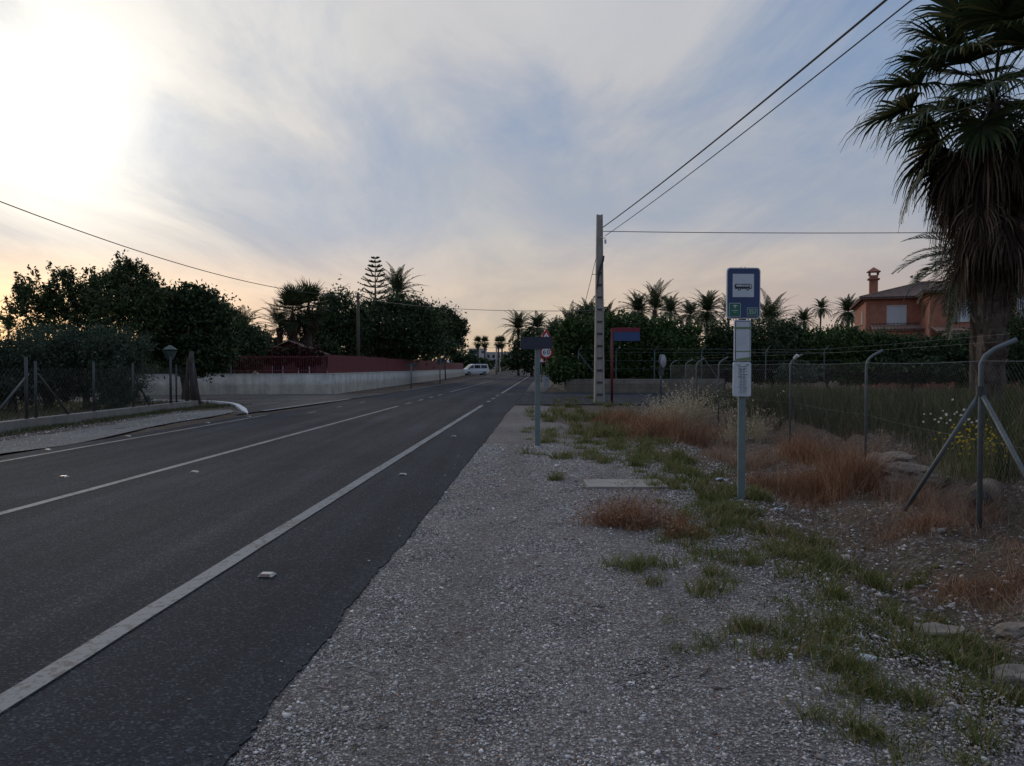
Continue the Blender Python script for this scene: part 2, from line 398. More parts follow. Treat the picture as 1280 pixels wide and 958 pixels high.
# white kerb curve at the left corner
mb = MB(); pts = [(-16.5,34.3),(-14.2,33.9),(-12.6,32.8),(-11.2,30.9),(-10.0,28.3),(-9.2,26.4),(-8.75,25.4)]
def crv(pts, n=6):
    out = []
    for i in range(len(pts)-1):
        p0 = pts[max(i-1,0)]; p1 = pts[i]; p2 = pts[i+1]; p3 = pts[min(i+2, len(pts)-1)]
        for k in range(n):
            t = k/n; out.append(tuple(.5*((2*p1[j])+(-p0[j]+p2[j])*t+(2*p0[j]-5*p1[j]+4*p2[j]-p3[j])*t*t+(-p0[j]+3*p1[j]-3*p2[j]+p3[j])*t**3) for j in range(len(p1))))
    out.append(pts[-1]); return out
cp = crv(pts); vs = []
for i, p in enumerate(cp):
    a = Vector(cp[max(i-1,0)]); c = Vector(cp[min(i+1,len(cp)-1)]); d = (c-a).normalized(); n = Vector((-d.y, d.x))*(.1 if i < len(cp)-8 else .1*(len(cp)-i)/8.5); kz = .055 if i < len(cp)-8 else .055*(len(cp)-1-i)/8+.004
    for s_, z in ((-1,-.05),(-1,kz),(1,kz),(1,-.05)): vs.append((p[0]+n.x*s_, p[1]+n.y*s_, z))
fs = []
for i in range(len(cp)-1):
    for k in range(3): fs.append((4*i+k, 4*i+k+1, 4*i+4+k+1, 4*i+4+k))
fs += [(0,1,2,3), tuple(4*(len(cp)-1)+k for k in (3,2,1,0))]
mb.add(vs, fs); struct(mb.build('kerb', 'kerb_white'), 'white painted kerb curving round the left corner')

# ------------------------------------------------------------------ ground with ditch and bank
FPX = [(4.0,2.0),(4.46,7.3),(5.12,11.1),(5.4,14.9),(5.25,19.5),(5.45,22.7),(5.97,26.4),(6.2,30)]
def fence_x(y):
    if y <= FPX[0][1]: return FPX[0][0]+(y-2)*.08
    for a, b_ in zip(FPX, FPX[1:]):
        if y <= b_[1]: return a[0]+(b_[0]-a[0])*(y-a[1])/(b_[1]-a[1])
    return FPX[-1][0]
def hsh(x, y, s):
    return (math.sin(x*1.7*s+y*.9*s+1.3)+math.sin(-x*.8*s+y*1.9*s+.5)+math.sin(x*2.9*s-y*1.3*s+2.1))/3
def sm(a, b_, t):
    t = max(0, min(1, (t-a)/(b_-a))); return t*t*(3-2*t)
def gz(x, y):
    z = -.05
    if x > 0 and -6 < y < 31:
        fx = fence_x(y); s = x - fx
        w = sm(31, 28, y)
        z += w*(-.17*math.exp(-((s+1.25)/.42)**2) + .05*math.exp(-((s+.35)/.35)**2))
        bank = .42*sm(.2, 1.0, s)*sm(30, 20, y)*(1+.35*sm(2.6,1.2,s)*hsh(x*1.2,y*.8,1.5))
        z += w*(bank + .05*sm(.1,.5,s)*sm(1.6,.9,s)*hsh(x, y, 4.5))
        k = sm(-2.2, -1.2, s)
        z += w*k*(.035*hsh(x, y, 3.1)+.02*hsh(x, y, 8))
        z += .008*hsh(x, y, 5)*sm(1.3, 2.0, x)
    if x < -9.5 and y < 34: z += .03*hsh(x, y, 2)+.03
    return z
xs = np.unique(np.concatenate([[-900,-500,-250,-120,-70], np.arange(-45,-9,.8), np.arange(-9,1,1.0), np.arange(1,9,.09), np.arange(9,16,.5), np.arange(16,50,3), [70,120,250,500,900]]))
ysg = np.unique(np.concatenate([[-900,-300,-100,-40,-20], np.arange(-8,2,.5), np.arange(2,16,.11), np.arange(16,36,.4), np.arange(36,80,3), [100,140,200,300,500,900,1500]]))
V = np.array([(x, y, gz(float(x), float(y))) for y in ysg for x in xs]); nx = len(xs)
I, J = np.meshgrid(np.arange(len(ysg)-1), np.arange(nx-1), indexing='ij'); a = (I*nx+J).ravel()
struct(bulk('ground', V, np.stack([a, a+1, a+1+nx, a+nx], 1), 'dirt', smooth=True), 'brown stony earth with a shallow ditch and low bank')
# gravel verge sheet (from the asphalt to the weeds) and the left strip
def gr_edge(Y): return max(lnx(-1, Y)+.6, 2.15+.12*math.sin(Y*1.3)+.15*math.sin(Y*.47+1) - (0 if Y < 12 else min(.9, (Y-12)*.07)))
mb = MB(); n = 14; ysn = list(np.arange(-8, 30.6, .15)); vs = []
for y in ysn:
    a = lnx(-1.45, y); e = gr_edge(y)
    for k in range(n+1):
        t = k/n; x = a+(e-a)*t; vs.append((x, y, -.014 + .005*hsh(x*2, y*2, 1.7) - .03*sm(.85,1,t)))
fs = [(i*(n+1)+k, i*(n+1)+k+1, (i+1)*(n+1)+k+1, (i+1)*(n+1)+k) for i in range(len(ysn)-1) for k in range(n)]
mb.add(vs, fs); struct(mb.build('gravel_verge', 'gravel', smooth=True), 'grey gravel verge beside the road')
mb = MB()
pl = [G(-60,580), G(0,567), G(100,553), G(200,531), G(262,521), G(292,515)]; pr = [G(-60,566), G(0,552), G(100,537), G(190,522), G(240,515), G(288,512)]
vs = []
for (a, b_) in zip(crv(pl, 5), crv(pr, 5)): vs += [(a[0], a[1], -.006), (b_[0], b_[1], -.001)]
mb.add(vs, [(2*i, 2*i+2, 2*i+3, 2*i+1) for i in range(len(vs)//2-1)]); struct(mb.build('gravel_strip', 'pale_gravel', smooth=True), 'pale gravel strip along the left edge of the road')
mb = MB(); mb.add([(.5,48,-.016),(2.0,46.4,-.016),(4.6,80,-.016),(6.5,120,-.016),(5.5,170,-.016),(3.0,170,-.016),(3.6,120,-.016),(2.3,80,-.016)], [(0,1,2,3,4,5,6,7)])
struct(mb.build('pavement', 'pavement_grey'), 'pale paved footway beyond the right side road')

# ------------------------------------------------------------------ loose stones (uncountable)
OCT_V = np.array([(1,0,0),(-1,0,0),(0,1,0),(0,-1,0),(0,0,1),(0,0,-1)], float); 
OCT_F = np.array([(0,2,4),(2,1,4),(1,3,4),(3,0,4),(2,0,5),(1,2,5),(3,1,5),(0,3,5)])
def stones(name, pts, size, mat, label, flat=.55):
    n = len(pts); q = RNG.normal(0, 1, (n, 4)); q /= np.linalg.norm(q, axis=1)[:, None]
    w, x, y, z = q.T
    Rm = np.stack([1-2*(y*y+z*z), 2*(x*y-w*z), 2*(x*z+w*y), 2*(x*y+w*z), 1-2*(x*x+z*z), 2*(y*z-w*x), 2*(x*z-w*y), 2*(y*z+w*x), 1-2*(x*x+y*y)], 1).reshape(n,3,3)
    base = OCT_V[None]*(1+RNG.uniform(-.35, .35, (n, 6, 3)))
    base = base*RNG.uniform(.55, 1.2, (n, 1, 3))
    Vv = np.einsum('nij,nkj->nki', Rm, base); Vv[:, :, 2] *= flat
    Vv = Vv*size[:, None, None] + pts[:, None, :]
    Fc = (np.arange(n)*6)[:, None, None] + OCT_F[None]
    o = bulk(name, Vv.reshape(-1,3), Fc.reshape(-1,3), mat)
    return tag(o, label, 'gravel', kind='stuff')
pts = []; szs = []
N = 190000
y = 2.4 + 13*RNG.random(N)**1.7; t = RNG.random(N)
xa = np.array([lnx(-1.24, v) for v in y]); xe = np.array([gr_edge(v) for v in y]); x = xa + (xe-xa+.25)*t
sz = np.exp(RNG.normal(math.log(.0052), .42, N))*(1+.045*(y-2.5)); sz[::300] *= 2.2; bandv = np.sin((x-RS*y)*4.6+.8+.35*np.sin(y*.5))+.5*np.sin((x-RS*y)*9+y*.7)+RNG.normal(0,.6,N); x = x - (RNG.random(N) < .05)*RNG.exponential(.12, N); keep = ((x > xa) | (RNG.random(N) < .35)) & (bandv > -.75)
pts = np.stack([x, y, np.where(x > xa, -.015, -.003)+sz*.15], 1)[keep]
stones('loose_gravel', pts, sz[keep], 'stone', 'grey and white gravel chips strewn over the verge')
# weedy stony margin at the right + ditch
N = 26000
y = 2.3 + 14*RNG.random(N)**1.5; x = 1.9 + 3.2*RNG.random(N)
s_ = x - np.array([fence_x(v) for v in y]); dens = np.where(s_ < -1.0, 1.0, np.where(s_ < -.3, .35, .12))
k = RNG.random(N) < dens; x, y = x[k], y[k]
sz = np.exp(RNG.normal(math.log(.011), .5, len(x)))
z = np.array([gz(float(a), float(b_)) for a, b_ in zip(x, y)])
stones('loose_stones', np.stack([x, y, z+sz*.2], 1), sz, 'stone', 'larger pale stones among the weeds by the ditch')
N = 6000
y = 13 + 14*RNG.random(N); x = -11.9 + 3.0*RNG.random(N)
sz = np.exp(RNG.normal(math.log(.016), .4, N))
stones('roadside_stones', np.stack([x, y, np.full(N, -.01)], 1)[x < -9.35], sz[x < -9.35], 'stone', 'pale stones scattered along the left verge')

# ------------------------------------------------------------------ grass blades
def blades(name, pts, h, w, lean, mat, parent=None, segs=2, spread=None):
    """pts (n,3); each blade a curved tapering strip"""
    n = len(pts); a = RNG.uniform(0, 2*math.pi, n); 
    d = np.stack([np.cos(a), np.sin(a), np.zeros(n)], 1)*lean[:, None] if spread is None else spread
    b2 = RNG.uniform(0, 2*math.pi, n); wd = np.stack([np.cos(b2), np.sin(b2), np.zeros(n)], 1)*w[:, None]*.5
    Vs = []
    for i in range(segs+1):
        t = i/segs; c = pts + d*(t**1.6)*h[:, None]; c = c.copy(); c[:, 2] += h*t*(1-.25*t*np.minimum(1, lean))
        if i < segs: k_ = (1-t*.75); Vs += [c-wd*k_, c+wd*k_]
        else: Vs += [c]
    nv = 2*segs+1; Vv = np.stack(Vs, 1).reshape(-1,3); o = np.arange(n)*nv; Fc = []
    for i in range(segs-1):
        Fc += [np.stack([o+2*i, o+2*i+1, o+2*i+3], 1), np.stack([o+2*i, o+2*i+3, o+2*i+2], 1)]
    Fc.append(np.stack([o+2*segs-2, o+2*segs-1, o+2*segs], 1))
    return bulk(name, Vv, np.concatenate(Fc), mat, parent)
def gzv(x, y): return np.array([gz(float(a), float(b_)) for a, b_ in zip(x, y)])
# green weeds: patches (px, py, radius x, radius y, n)
WEEDS = [(740,540,.55,1.0,900),(705,548,.5,1.2,500),(765,560,.35,.6,700),(800,572,.45,.8,900),(850,585,.4,.7,900),(880,608,.35,.5,700),(735,572,.3,.3,500),(715,522,.7,1.8,700),
 (765,522,.8,1.2,600),(940,615,.18,.25,350),(778,708,.16,.12,420),(850,668,.25,.35,700),(880,640,.3,.4,500),(905,742,.14,.22,420),(930,705,.2,.2,420),(950,790,.24,.16,900),(990,815,.24,.16,1000),(1010,770,.2,.25,500),
 (1070,868,.13,.13,650),(1060,915,.1,.1,450),(1120,930,.14,.12,500),(1110,870,.12,.14,400),(1190,800,.16,.14,450),(1240,855,.1,.08,350),(990,690,.4,.4,700),(1045,700,.3,.3,600),(1000,740,.4,.3,500),(1090,770,.3,.2,400),
 (1275,800,.15,.2,300),(560,655,.1,.2,25),(600,700,.2,.3,10),(740,505,1.6,2.5,500),(690,520,.6,2.0,250),(1150,740,.3,.15,200),(915,660,.25,.25,420),(960,660,.25,.2,300),(1180,890,.2,.12,220),(1240,930,.2,.1,220),(820,600,.3,.6,500),(790,545,.5,1.2,700),(900,640,.2,.3,400),(870,700,.2,.2,250),(960,720,.3,.25,400),(1020,790,.2,.15,400),(1130,820,.2,.15,300),(1050,745,.25,.2,300),(700,600,.1,.3,60),(690,570,.15,.4,120),(655,560,.1,.5,60),(1220,780,.15,.1,200),(1100,840,.1,.1,250)]
PP = []; HH = []
for px, py, rx, ry, n in WEEDS:
    gx, gy = G(px, py); n = int(n*(1.45 if py > 700 else 2.9))
    nc = max(3, n//45); cx_ = gx+RNG.normal(0, rx*.95, nc); cy_ = gy+RNG.normal(0, ry*.95, nc); hc = RNG.uniform(.4, 1.7, nc); pw = RNG.exponential(1, nc)+.05
    ci = RNG.choice(nc, n, p=pw/pw.sum()); x = cx_[ci]+RNG.normal(0, .035+.002*gy, n); y = cy_[ci]+RNG.normal(0, .035+.002*gy, n)
    PP.append(np.stack([x, y, gzv(x, y)-.005], 1)); HH.append(RNG.uniform(.03, .1, n)*hc[ci]*(1+.05*gy))
N = 3500; y = 2.5+20*RNG.random(N)**1.3; x = 1.9+2.4*RNG.random(N)+.3*RNG.normal(0,1,N); PP.append(np.stack([x, y, gzv(x, y)], 1)); HH.append(RNG.uniform(.02, .07, N))
PP = np.concatenate(PP); HH = np.concatenate(HH); ok = PP[:,0] > .0; PP, HH = PP[ok], HH[ok]
o = blades('weeds', PP, HH, np.full(len(PP), .007)+.0005*PP[:,1], RNG.uniform(.2, 1.0, len(PP)), 'grass_green'); tag(o, 'low green weeds creeping between gravel and ditch', 'weeds', kind='stuff')
# broad leaved rosettes mixed in with the grass
ci = RNG.integers(0, len(PP), 260); V_ = []; F_ = []
for c in PP[ci]:
    nl = RNG.integers(5, 9); a0 = RNG.uniform(0, 6.28); sz_ = RNG.uniform(.02, .05)*(1+.05*c[1])
    for k in range(nl):
        a_ = a0+k*6.283/nl; d = np.array([math.cos(a_), math.sin(a_), 0]); w = np.array([-d[1], d[0], 0])*sz_*.3; k0 = len(V_)
        V_ += [c+[0,0,.005], c+d*sz_*.55-w+[0,0,sz_*.45], c+d*sz_*1.1+[0,0,sz_*.35], c+d*sz_*.55+w+[0,0,sz_*.45]]; F_.append([k0,k0+1,k0+2,k0+3])
o = bulk('leafy_weeds', np.array(V_), np.array(F_), 'grass_green'); tag(o, 'small broad leaved weed rosettes among the verge grass', 'weeds', kind='stuff')
# dead leaf and straw litter, gathered in loose drifts
N = 2600; nc = 60; cy_ = 2.6+10*RNG.random(nc)**1.4; cx_ = np.array([lnx(-1.2, v) for v in cy_])+RNG.uniform(.1, 3.4, nc); ci = RNG.integers(0, nc, N)
y = cy_[ci]+RNG.normal(0, .22, N); x = cx_[ci]+RNG.normal(0, .16, N); z = np.maximum(gzv(x, y), np.where(x < 2.1, -.013, -9))+.006
a_ = RNG.uniform(0, 6.28, N); L = RNG.uniform(.004, .022, N); W_ = RNG.uniform(.0015, .005, N); d = np.stack([np.cos(a_), np.sin(a_), RNG.uniform(-.1,.35,N)], 1); w = np.stack([-np.sin(a_), np.cos(a_), RNG.uniform(-.4,.4,N)], 1)
c = np.stack([x, y, z], 1); Vv = np.stack([c-d*L[:,None], c-w*W_[:,None], c+d*L[:,None], c+w*W_[:,None]], 1).reshape(-1,3); o_ = np.arange(N)*4
o = bulk('plant_litter', Vv, np.stack([o_,o_+1,o_+2,o_+3],1), 'dry_red'); tag(o, 'brown dead leaf and straw litter on the gravel', 'litter', kind='stuff')
# dry low litter on ditch
N = 30000; y = 3+24*RNG.random(N)**1.3; fx = np.array([fence_x(v) for v in y]); x = fx + RNG.uniform(-2.3, 1.6, N)
msk = np.array([hsh(a*1.3, b_*1.1, 1.1) for a, b_ in zip(x, y)]) + RNG.normal(0, .3, N) > np.where(x < fx-1.5, .35, -.15)
x, y = x[msk], y[msk]
o = blades('dry_grass', np.stack([x, y, gzv(x, y)], 1), RNG.uniform(.03, .16, len(x)), np.full(len(x), .004)+.0004*y, RNG.uniform(.4, 1.6, len(x)), 'dry_pink')
tag(o, 'thin pinkish dry grass over the ditch and fence foot', 'dry grass', kind='stuff')
# field grass behind the fence
N = 110000; y = 5+40*RNG.random(N)**1.25; fx = np.array([fence_x(v) for v in y]); x = fx + .8 + (34*RNG.random(N)**1.5)*np.minimum(1, y/22)
ok = ~((x < fx+2.2) & (y < 14) & (RNG.random(N) < .75)) & (y < 31.5 + .0*x) | ((y > 44.5) & (x > 14))
x, y = x[ok], y[ok]
o = blades('field_grass', np.stack([x, y, gzv(x, y)], 1), RNG.uniform(.3, .85, len(x))*(1+.25*np.sin(x*.9)*np.sin(y*.6)), np.full(len(x), .008)+.0007*y, RNG.uniform(.1, .6, len(x)), 'grass_field', segs=3)
tag(o, 'tall dull green grass filling the field behind the fence', 'grass', kind='stuff')
# yellow and white wild flowers by the corner post
gx, gy = 5.15, 8.9
fl = thing('wild_flowers', 'yellow and white wild flowers behind the braced fence post', 'flowers', (gx+.2, gy, gz(gx+.2, gy)))
def petals(name, n, cx, cz, rx, rz, mat):
    V_ = []; F_ = []
    for i in range(n):
        c = np.array([RNG.normal(cx, rx), RNG.normal(0, .25), cz+RNG.normal(0, rz)]); r_ = RNG.uniform(.01, .02); k0 = len(V_)
        for k in range(6): V_.append(c+np.array([math.cos(k*1.047)*r_, -.3*math.sin(k*1.047)*r_, math.sin(k*1.047)*r_*.8]))
        F_.append(list(range(k0, k0+6)))
    bulk(name, np.array(V_), np.array(F_), mat, fl)['kind'] = 'stuff'
petals('petals', 90, .0, .48, .16, .09, 'petal_yellow'); petals('petals', 26, -.15, .72, .13, .06, 'petal_white')
x = RNG.normal(0, .22, 260); y = RNG.normal(0, .2, 260)
blades('stems', np.stack([x, y, np.zeros(260)], 1), RNG.uniform(.3, .75, 260), np.full(260, .007), RNG.uniform(.1, .4, 260), 'grass_green', fl)

def brush(name, label, cat, cx, cy, rx, ry, n, h, mat, lean=.5, group=None, w=.005, heads=None, nb=0):
    t = thing(name, label, cat, (cx, cy, gz(cx, cy)), 0, group)
    nc = max(4, n//70); u = RNG.normal(0, .5, (nc, 2)); ci = RNG.integers(0, nc, n); sp_ = .04+.08*rx
    x = u[ci,0]*rx+RNG.normal(0, sp_, n); y = u[ci,1]*ry+RNG.normal(0, sp_, n); z = gzv(x+cx, y+cy)-gz(cx, cy)
    hh = RNG.uniform(.3, 1, n)**1.3*1.15*h*RNG.uniform(.6,1.15,nc)[ci]*np.clip(1.1-.5*(np.abs(x/rx)**2+np.abs(y/ry)**2), .3, 1.2)
    p = np.stack([x, y, z], 1); ln = RNG.uniform(.05, lean*1.6, n)
    a = RNG.uniform(0, 2*math.pi, n); d = np.stack([np.cos(a)+.25, np.sin(a), np.zeros(n)], 1)*ln[:,None]
    blades('stalks', p, hh, np.full(n, w), ln, mat, t, 3, d)['kind'] = 'stuff'
    if heads or nb:
        # small seed heads or twig bits along the stalk tops
        m_ = nb or n; idx = RNG.integers(0, n, m_*6); tt = RNG.uniform(.6, 1.02, m_*6)
        c = p[idx]+d[idx]*(tt**1.6*hh[idx])[:,None]; c[:,2] += hh[idx]*tt*(1-.25*tt*np.minimum(1, ln[idx]))
        c += RNG.normal(0, .012, c.shape)
        k = len(c); dr = RNG.normal(0, 1, (k, 3)); dr[:,2] += .4; dr /= np.linalg.norm(dr, axis=1)[:,None]; sd = np.cross(dr, RNG.normal(0, 1, (k, 3))); sd /= np.linalg.norm(sd, axis=1)[:,None]
        L = RNG.uniform(.008, .02, k)[:,None]*(2.0 if h > .8 else 1); Wd = L*.28
        Vv = np.stack([c-dr*L, c-sd*Wd, c+dr*L, c+sd*Wd], 1).reshape(-1,3); o_ = np.arange(k)*4
        bulk('seed_heads', Vv, np.stack([o_, o_+1, o_+2, o_+3], 1), heads or mat, t)['kind'] = 'stuff'
    return t
gx, gy = G(785,655); brush('dry_shrub', 'rusty red dried shrub beside the concrete slab', 'shrub', gx, gy, .52, .34, 1500, .42, 'dry_red', .8, None, .004, 'dry_red', 620)
gx, gy = G(850,672); brush('dry_shrub', 'low brown dried weeds right of the rusty shrub', 'shrub', gx, gy, .22, .3, 450, .26, 'dry_red', .6, None, .004, 'dry_red', 120)
gx, gy = 3.55, 17.8; brush('dry_shrub', 'wide reddish dead brush below the pale feathery grass', 'shrub', gx, gy, 1.1, 1.6, 5200, .75, 'dry_red', .8, None, .007)
brush('dry_shrub', 'low dark red dead brush near the red sign post', 'shrub', 3.0, 21.5, .7, 1.3, 2200, .5, 'dry_red', .6, None, .009)
brush('feather_grass', 'tall pale feathery grass leaning left of the bus stop', 'grass clump', 4.35, 20.2, .7, .8, 900, 1.5, 'straw', .8, None, .007, 'straw', 1500)
brush('feather_grass', 'thin straw grass tuft behind the bus stop post', 'grass clump', 4.9, 16.2, .4, .7, 500, 1.0, 'straw', .6, None, .005, 'straw', 140)
brush('dry_shrub', 'orange brown dry grass mound right of the bus stop post', 'shrub', 3.75, 10.6, .5, .7, 3000, .42, 'dry_red', .7, None, .005)
brush('dry_shrub', 'tall rust coloured dry grass in front of the middle fence post', 'shrub', 4.35, 9.9, .75, .8, 5200, .66, 'dry_red', .75, None, .005)
brush('dry_shrub', 'long dry grass leaning on the fence between the two middle posts', 'shrub', 4.95, 12.6, .5, 1.5, 3600, .6, 'dry_red', .8, None, .005)
brush('dry_shrub', 'dry grass fringe between the rust coloured tuft and the braced post', 'shrub', 4.6, 8.75, .35, .6, 1900, .42, 'dry_pink', .9, None, .004)
brush('dry_shrub', 'dry bleached grass on the ditch edge right of the dark tarmac patch', 'shrub', 4.0, 13.4, .6, 1.2, 2600, .4, 'dry_pink', .9, None, .005)
brush('dry_shrub', 'low sprawling brown stalks on the bare bank right of the flat rock', 'shrub', 3.55, 5.6, .5, .35, 1300, .16, 'dry_red', 1.3, None, .004)
brush('dry_shrub', 'thin brown stalks between the ditch and the braced post', 'shrub', 3.9, 7.4, .45, .5, 1200, .22, 'dry_red', 1.2, None, .004)
brush('dry_shrub', 'sparse brown stalks at the foot of the braced fence post', 'shrub', 4.65, 7.9, .4, .6, 1100, .4, 'dry_pink', .8, None, .004)
brush('dry_shrub', 'dry pink grass patch at the right edge below the fence', 'shrub', 4.2, 6.2, .5, .5, 1500, .2, 'dry_pink', .9, None, .004)
brush('dry_shrub', 'dark stalky weeds behind the fence at the bank end', 'shrub', 5.9, 18.5, .5, 1.5, 1800, .85, 'grass_field', .4, None, .008)
gx, gy = G(735,602); brush('dry_shrub', 'small brown dead tuft left of the concrete slab', 'shrub', gx, gy, .12, .2, 160, .16, 'dry_red', .9, None, .004)
gx, gy = G(811,836); brush('dry_shrub', 'tiny orange dead tuft alone on the gravel', 'shrub', gx, gy, .03, .02, 60, .05, 'dry_red', 1.2, None, .003)
# left verge weeds
N = 9000; t = RNG.random(N); y = 15+16*t; x = -11.9-.02*y+1.0*RNG.random(N)+.6*sm(24, 30, 26)*0 + np.maximum(0, (y-26))*.25*RNG.random(N)
o = blades('verge_weeds', np.stack([x, y, gzv(x, y)-.02], 1), RNG.uniform(.03, .16, N), np.full(N, .02), RNG.uniform(.3, 1, N), 'grass_field'); tag(o, 'dark scrubby weeds at the foot of the low left wall', 'weeds', kind='stuff')
N = 14000; y = 19+14*RNG.random(N); x = -12.6-18*RNG.random(N)
o = blades('orchard_grass', np.stack([x, y, gzv(x, y)-.02], 1), RNG.uniform(.08, .3, N), np.full(N, .025), RNG.uniform(.3, 1, N), 'grass_field'); tag(o, 'dim rough grass under the olive trees behind the fence', 'grass', kind='stuff')

# ------------------------------------------------------------------ rocks, slab, litter, studs
def rock(name, label, cat, x, y, sx, sy, sz, mat, seed, z=None, sub=3, rz=0):
    bm = bmesh.new(); bmesh.ops.create_icosphere(bm, subdivisions=sub, radius=1)
    rr = random.Random(seed); ph = [rr.uniform(0, 6) for _ in range(6)]
    for v in bm.verts:
        c = v.co; d = 1+.16*math.sin(c.x*3+ph[0])*math.sin(c.y*2.6+ph[1])+.1*math.sin(c.z*5+ph[2])+.07*math.sin(c.x*8+ph[3]+c.y*7)+.04*math.sin(c.z*15+c.x*11+ph[4])
        q_ = math.sin(c.x*23+ph[5])*math.sin(c.y*19+ph[0])*math.sin(c.z*21+ph[1]); d += .07*q_; cc = Vector((max(-.8,min(.8,c.x)), max(-.75,min(.78,c.y)), max(-.7,min(.72,c.z+.25*c.x))))
        v.co = Vector((cc.x*d*sx*1.15, cc.y*d*sy*1.15, cc.z*d*sz*1.15))
    me = bpy.data.meshes.new(name); bm.to_mesh(me); bm.free(); me.materials.append(MATS[mat])
    o = bpy.data.objects.new(name, me); COL.objects.link(o); o.location = (x, y, (gz(x, y) if z is None else z)+sz*.25); o.rotation_euler = (0,0,rz)
    return tag(o, label, cat)
gx, gy = G(1172,772); rock('flat_rock', 'flat brown rock on the ditch bank below the dry grass', 'rock', gx, gy, .17, .09, .04, 'rock', 1)
gx, gy = G(1262,812); rock('flat_rock', 'tan rock slab at the right edge of the ditch', 'rock', gx, gy, .16, .1, .05, 'rock', 2)
gx, gy = G(1274,760); rock('flat_rock', 'small reddish rock at the far right under the fence', 'rock', gx, gy, .1, .08, .05, 'rock', 3)
rock('bank_rock', 'pale stony boulder jutting from the bank left of the braced post', 'rock', 5.0, 9.7, .38, .3, .17, 'rock', 4, .1, 4)
rock('bank_rock', 'dark boulder in the bank between the two middle posts', 'rock', 5.35, 10.9, .3, .35, .15, 'rock', 5, .12, 4)
#rock('earth_bank', 'pale stony earth mound behind the braced fence post', 'bank', 4.95, 9.35, .65, .6, .33, 'soil_bank', 4)
#rock('earth_bank', 'dark earth bank topped with grass behind the middle post', 'bank', 5.55, 11.6, .6, 1.3, .26, 'soil_bank', 5)
mb = MB(); mb.tube([(4.86,7.95,.15),(5.3,8.5,.15)], [.16,.16], 16); mb.tube([(4.852,7.94,.15),(4.86,7.95,.15)], [.12,.12], 16, 1)
o = mb.build('drain_pipe', ['soil_bank','sign_black'], smooth=True); tag(o, 'dark open culvert pipe in the bank behind the fence', 'pipe')
gx, gy = G(780,606); mb = MB(); mb.box(gx-.5, gx+.52, gy-.32, gy+.33, -.05, .018, 0, None)
o = mb.build('concrete_slab', 'slab'); bm = bmesh.new(); bm.from_mesh(o.data); bmesh.ops.bevel(bm, geom=bm.edges[:], offset=.008, segments=2); bm.to_mesh(o.data); bm.free()
tag(o, 'flat square concrete slab set in the gravel', 'slab')
# charred patch / tarmac lump
#rock('tarmac_lump', 'dark patch of broken tarmac in the ditch', 'rubble', *G(880,572), .45, .55, .06, 'asphalt_edge', 8)
def paper(px, py, s, label, seed):
    x, y = G(px, py); rr = random.Random(seed); mb = MB(); n = 5; vs = []
    for i in range(n):
        for k in range(n): vs.append((x+(i/4-.5)*s*1.6+rr.uniform(-.1,.1)*s, y+(k/4-.5)*s+rr.uniform(-.1,.1)*s, gz(x,y)+.015+rr.uniform(0, .45)*s))
    mb.add(vs, [(i*n+k, i*n+k+1, (i+1)*n+k+1, (i+1)*n+k) for i in range(n-1) for k in range(n-1)])
    tag(mb.build('paper_scrap', 'paper'), label, 'litter', 'scraps of litter')
paper(895,717,.07,'crumpled white and blue paper near the green weeds',1); paper(1085,822,.07,'folded grey paper scrap among the stones',2)
paper(975,628,.06,'white scrap right of the bus stop post foot',3); paper(903,598,.1,'flat white scrap left of the bus stop post',4); paper(1172,712,.03,'tiny pale scrap on the brown ditch bank',5)
def stick(px, py, L, ang, label, seed):
    x, y = G(px, py); rr = random.Random(seed); a = R(ang); pts = []
    for i in range(6):
        t = i/5-.5; pts.append((x+math.cos(a)*t*L+rr.uniform(-.008,.008), y+math.sin(a)*t*L+rr.uniform(-.008,.008), max(gz(x,y),-.03)+.012+rr.uniform(0,.012)))
    mb = MB(); mb.tube(pts, [.002,.005,.006,.005,.004,.002], 5); mb.tube([pts[3], (pts[3][0]+.05, pts[3][1]+.03, pts[3][2]+.01)], [.004,.001], 4)
    tag(mb.build('dry_twig', 'bark'), label, 'twig', 'twigs on the gravel')
stick(468,912,.1,20,'short dark twig on the gravel near the asphalt edge',1); stick(882,842,.16,60,'dark forked twig on the gravel right of the tiny tuft',2); stick(745,758,.14,-15,'thin twig on the gravel below the green tuft',3)
stick(440,938,.08,100,'thin pale twig at the bottom of the gravel',4); stick(905,862,.12,10,'curved twig lying right of the forked twig',5)
# road studs
def stud(x, y):
    t = thing('road_stud', '', 'road stud', (x, y, .003), -.04, 'reflective studs beside the painted lines')
    mb = MB(); L, W, H = .055, .05, .019
    vs = [(-L,-W,0),(L,-W,0),(L,W,0),(-L,W,0),(-L*.72,-W*.55,H),(L*.72,-W*.55,H),(L*.72,W*.55,H),(-L*.72,W*.55,H)]
    mb.add(vs, [(0,3,2,1),(4,5,6,7),(0,1,5,4),(1,2,6,5),(2,3,7,6),(3,0,4,7)]); mb.build('body', 'stud_white', t)
    mb = MB(); mb.add([(-L*.85,-W-.002,.002),(L*.7,-W-.002,.002),(L*.58,-W*.6-.002,H*.92),(-L*.66,-W*.6-.002,H*.92)], [(0,1,2,3)]); mb.build('reflector', 'stud_face', t)
    return t
studs = [(332,721,'road stud nearest the camera right of the edge line'),(503,594,'second road stud along the right shoulder'),(567,546,'third road stud along the right shoulder'),
 (58,563,'road stud outside the left edge line at the far left'),(159,546,'road stud outside the left edge line before the low wall'),(259,529,'road stud left of the junction, by the end of the gravel strip'),(311,521,'road stud at the tip of the white kerb'),
 (78,597,'road stud in the far lane near the left frame edge'),(242,591,'road stud in the near lane below the centre line')]
st0 = stud(0, 0)
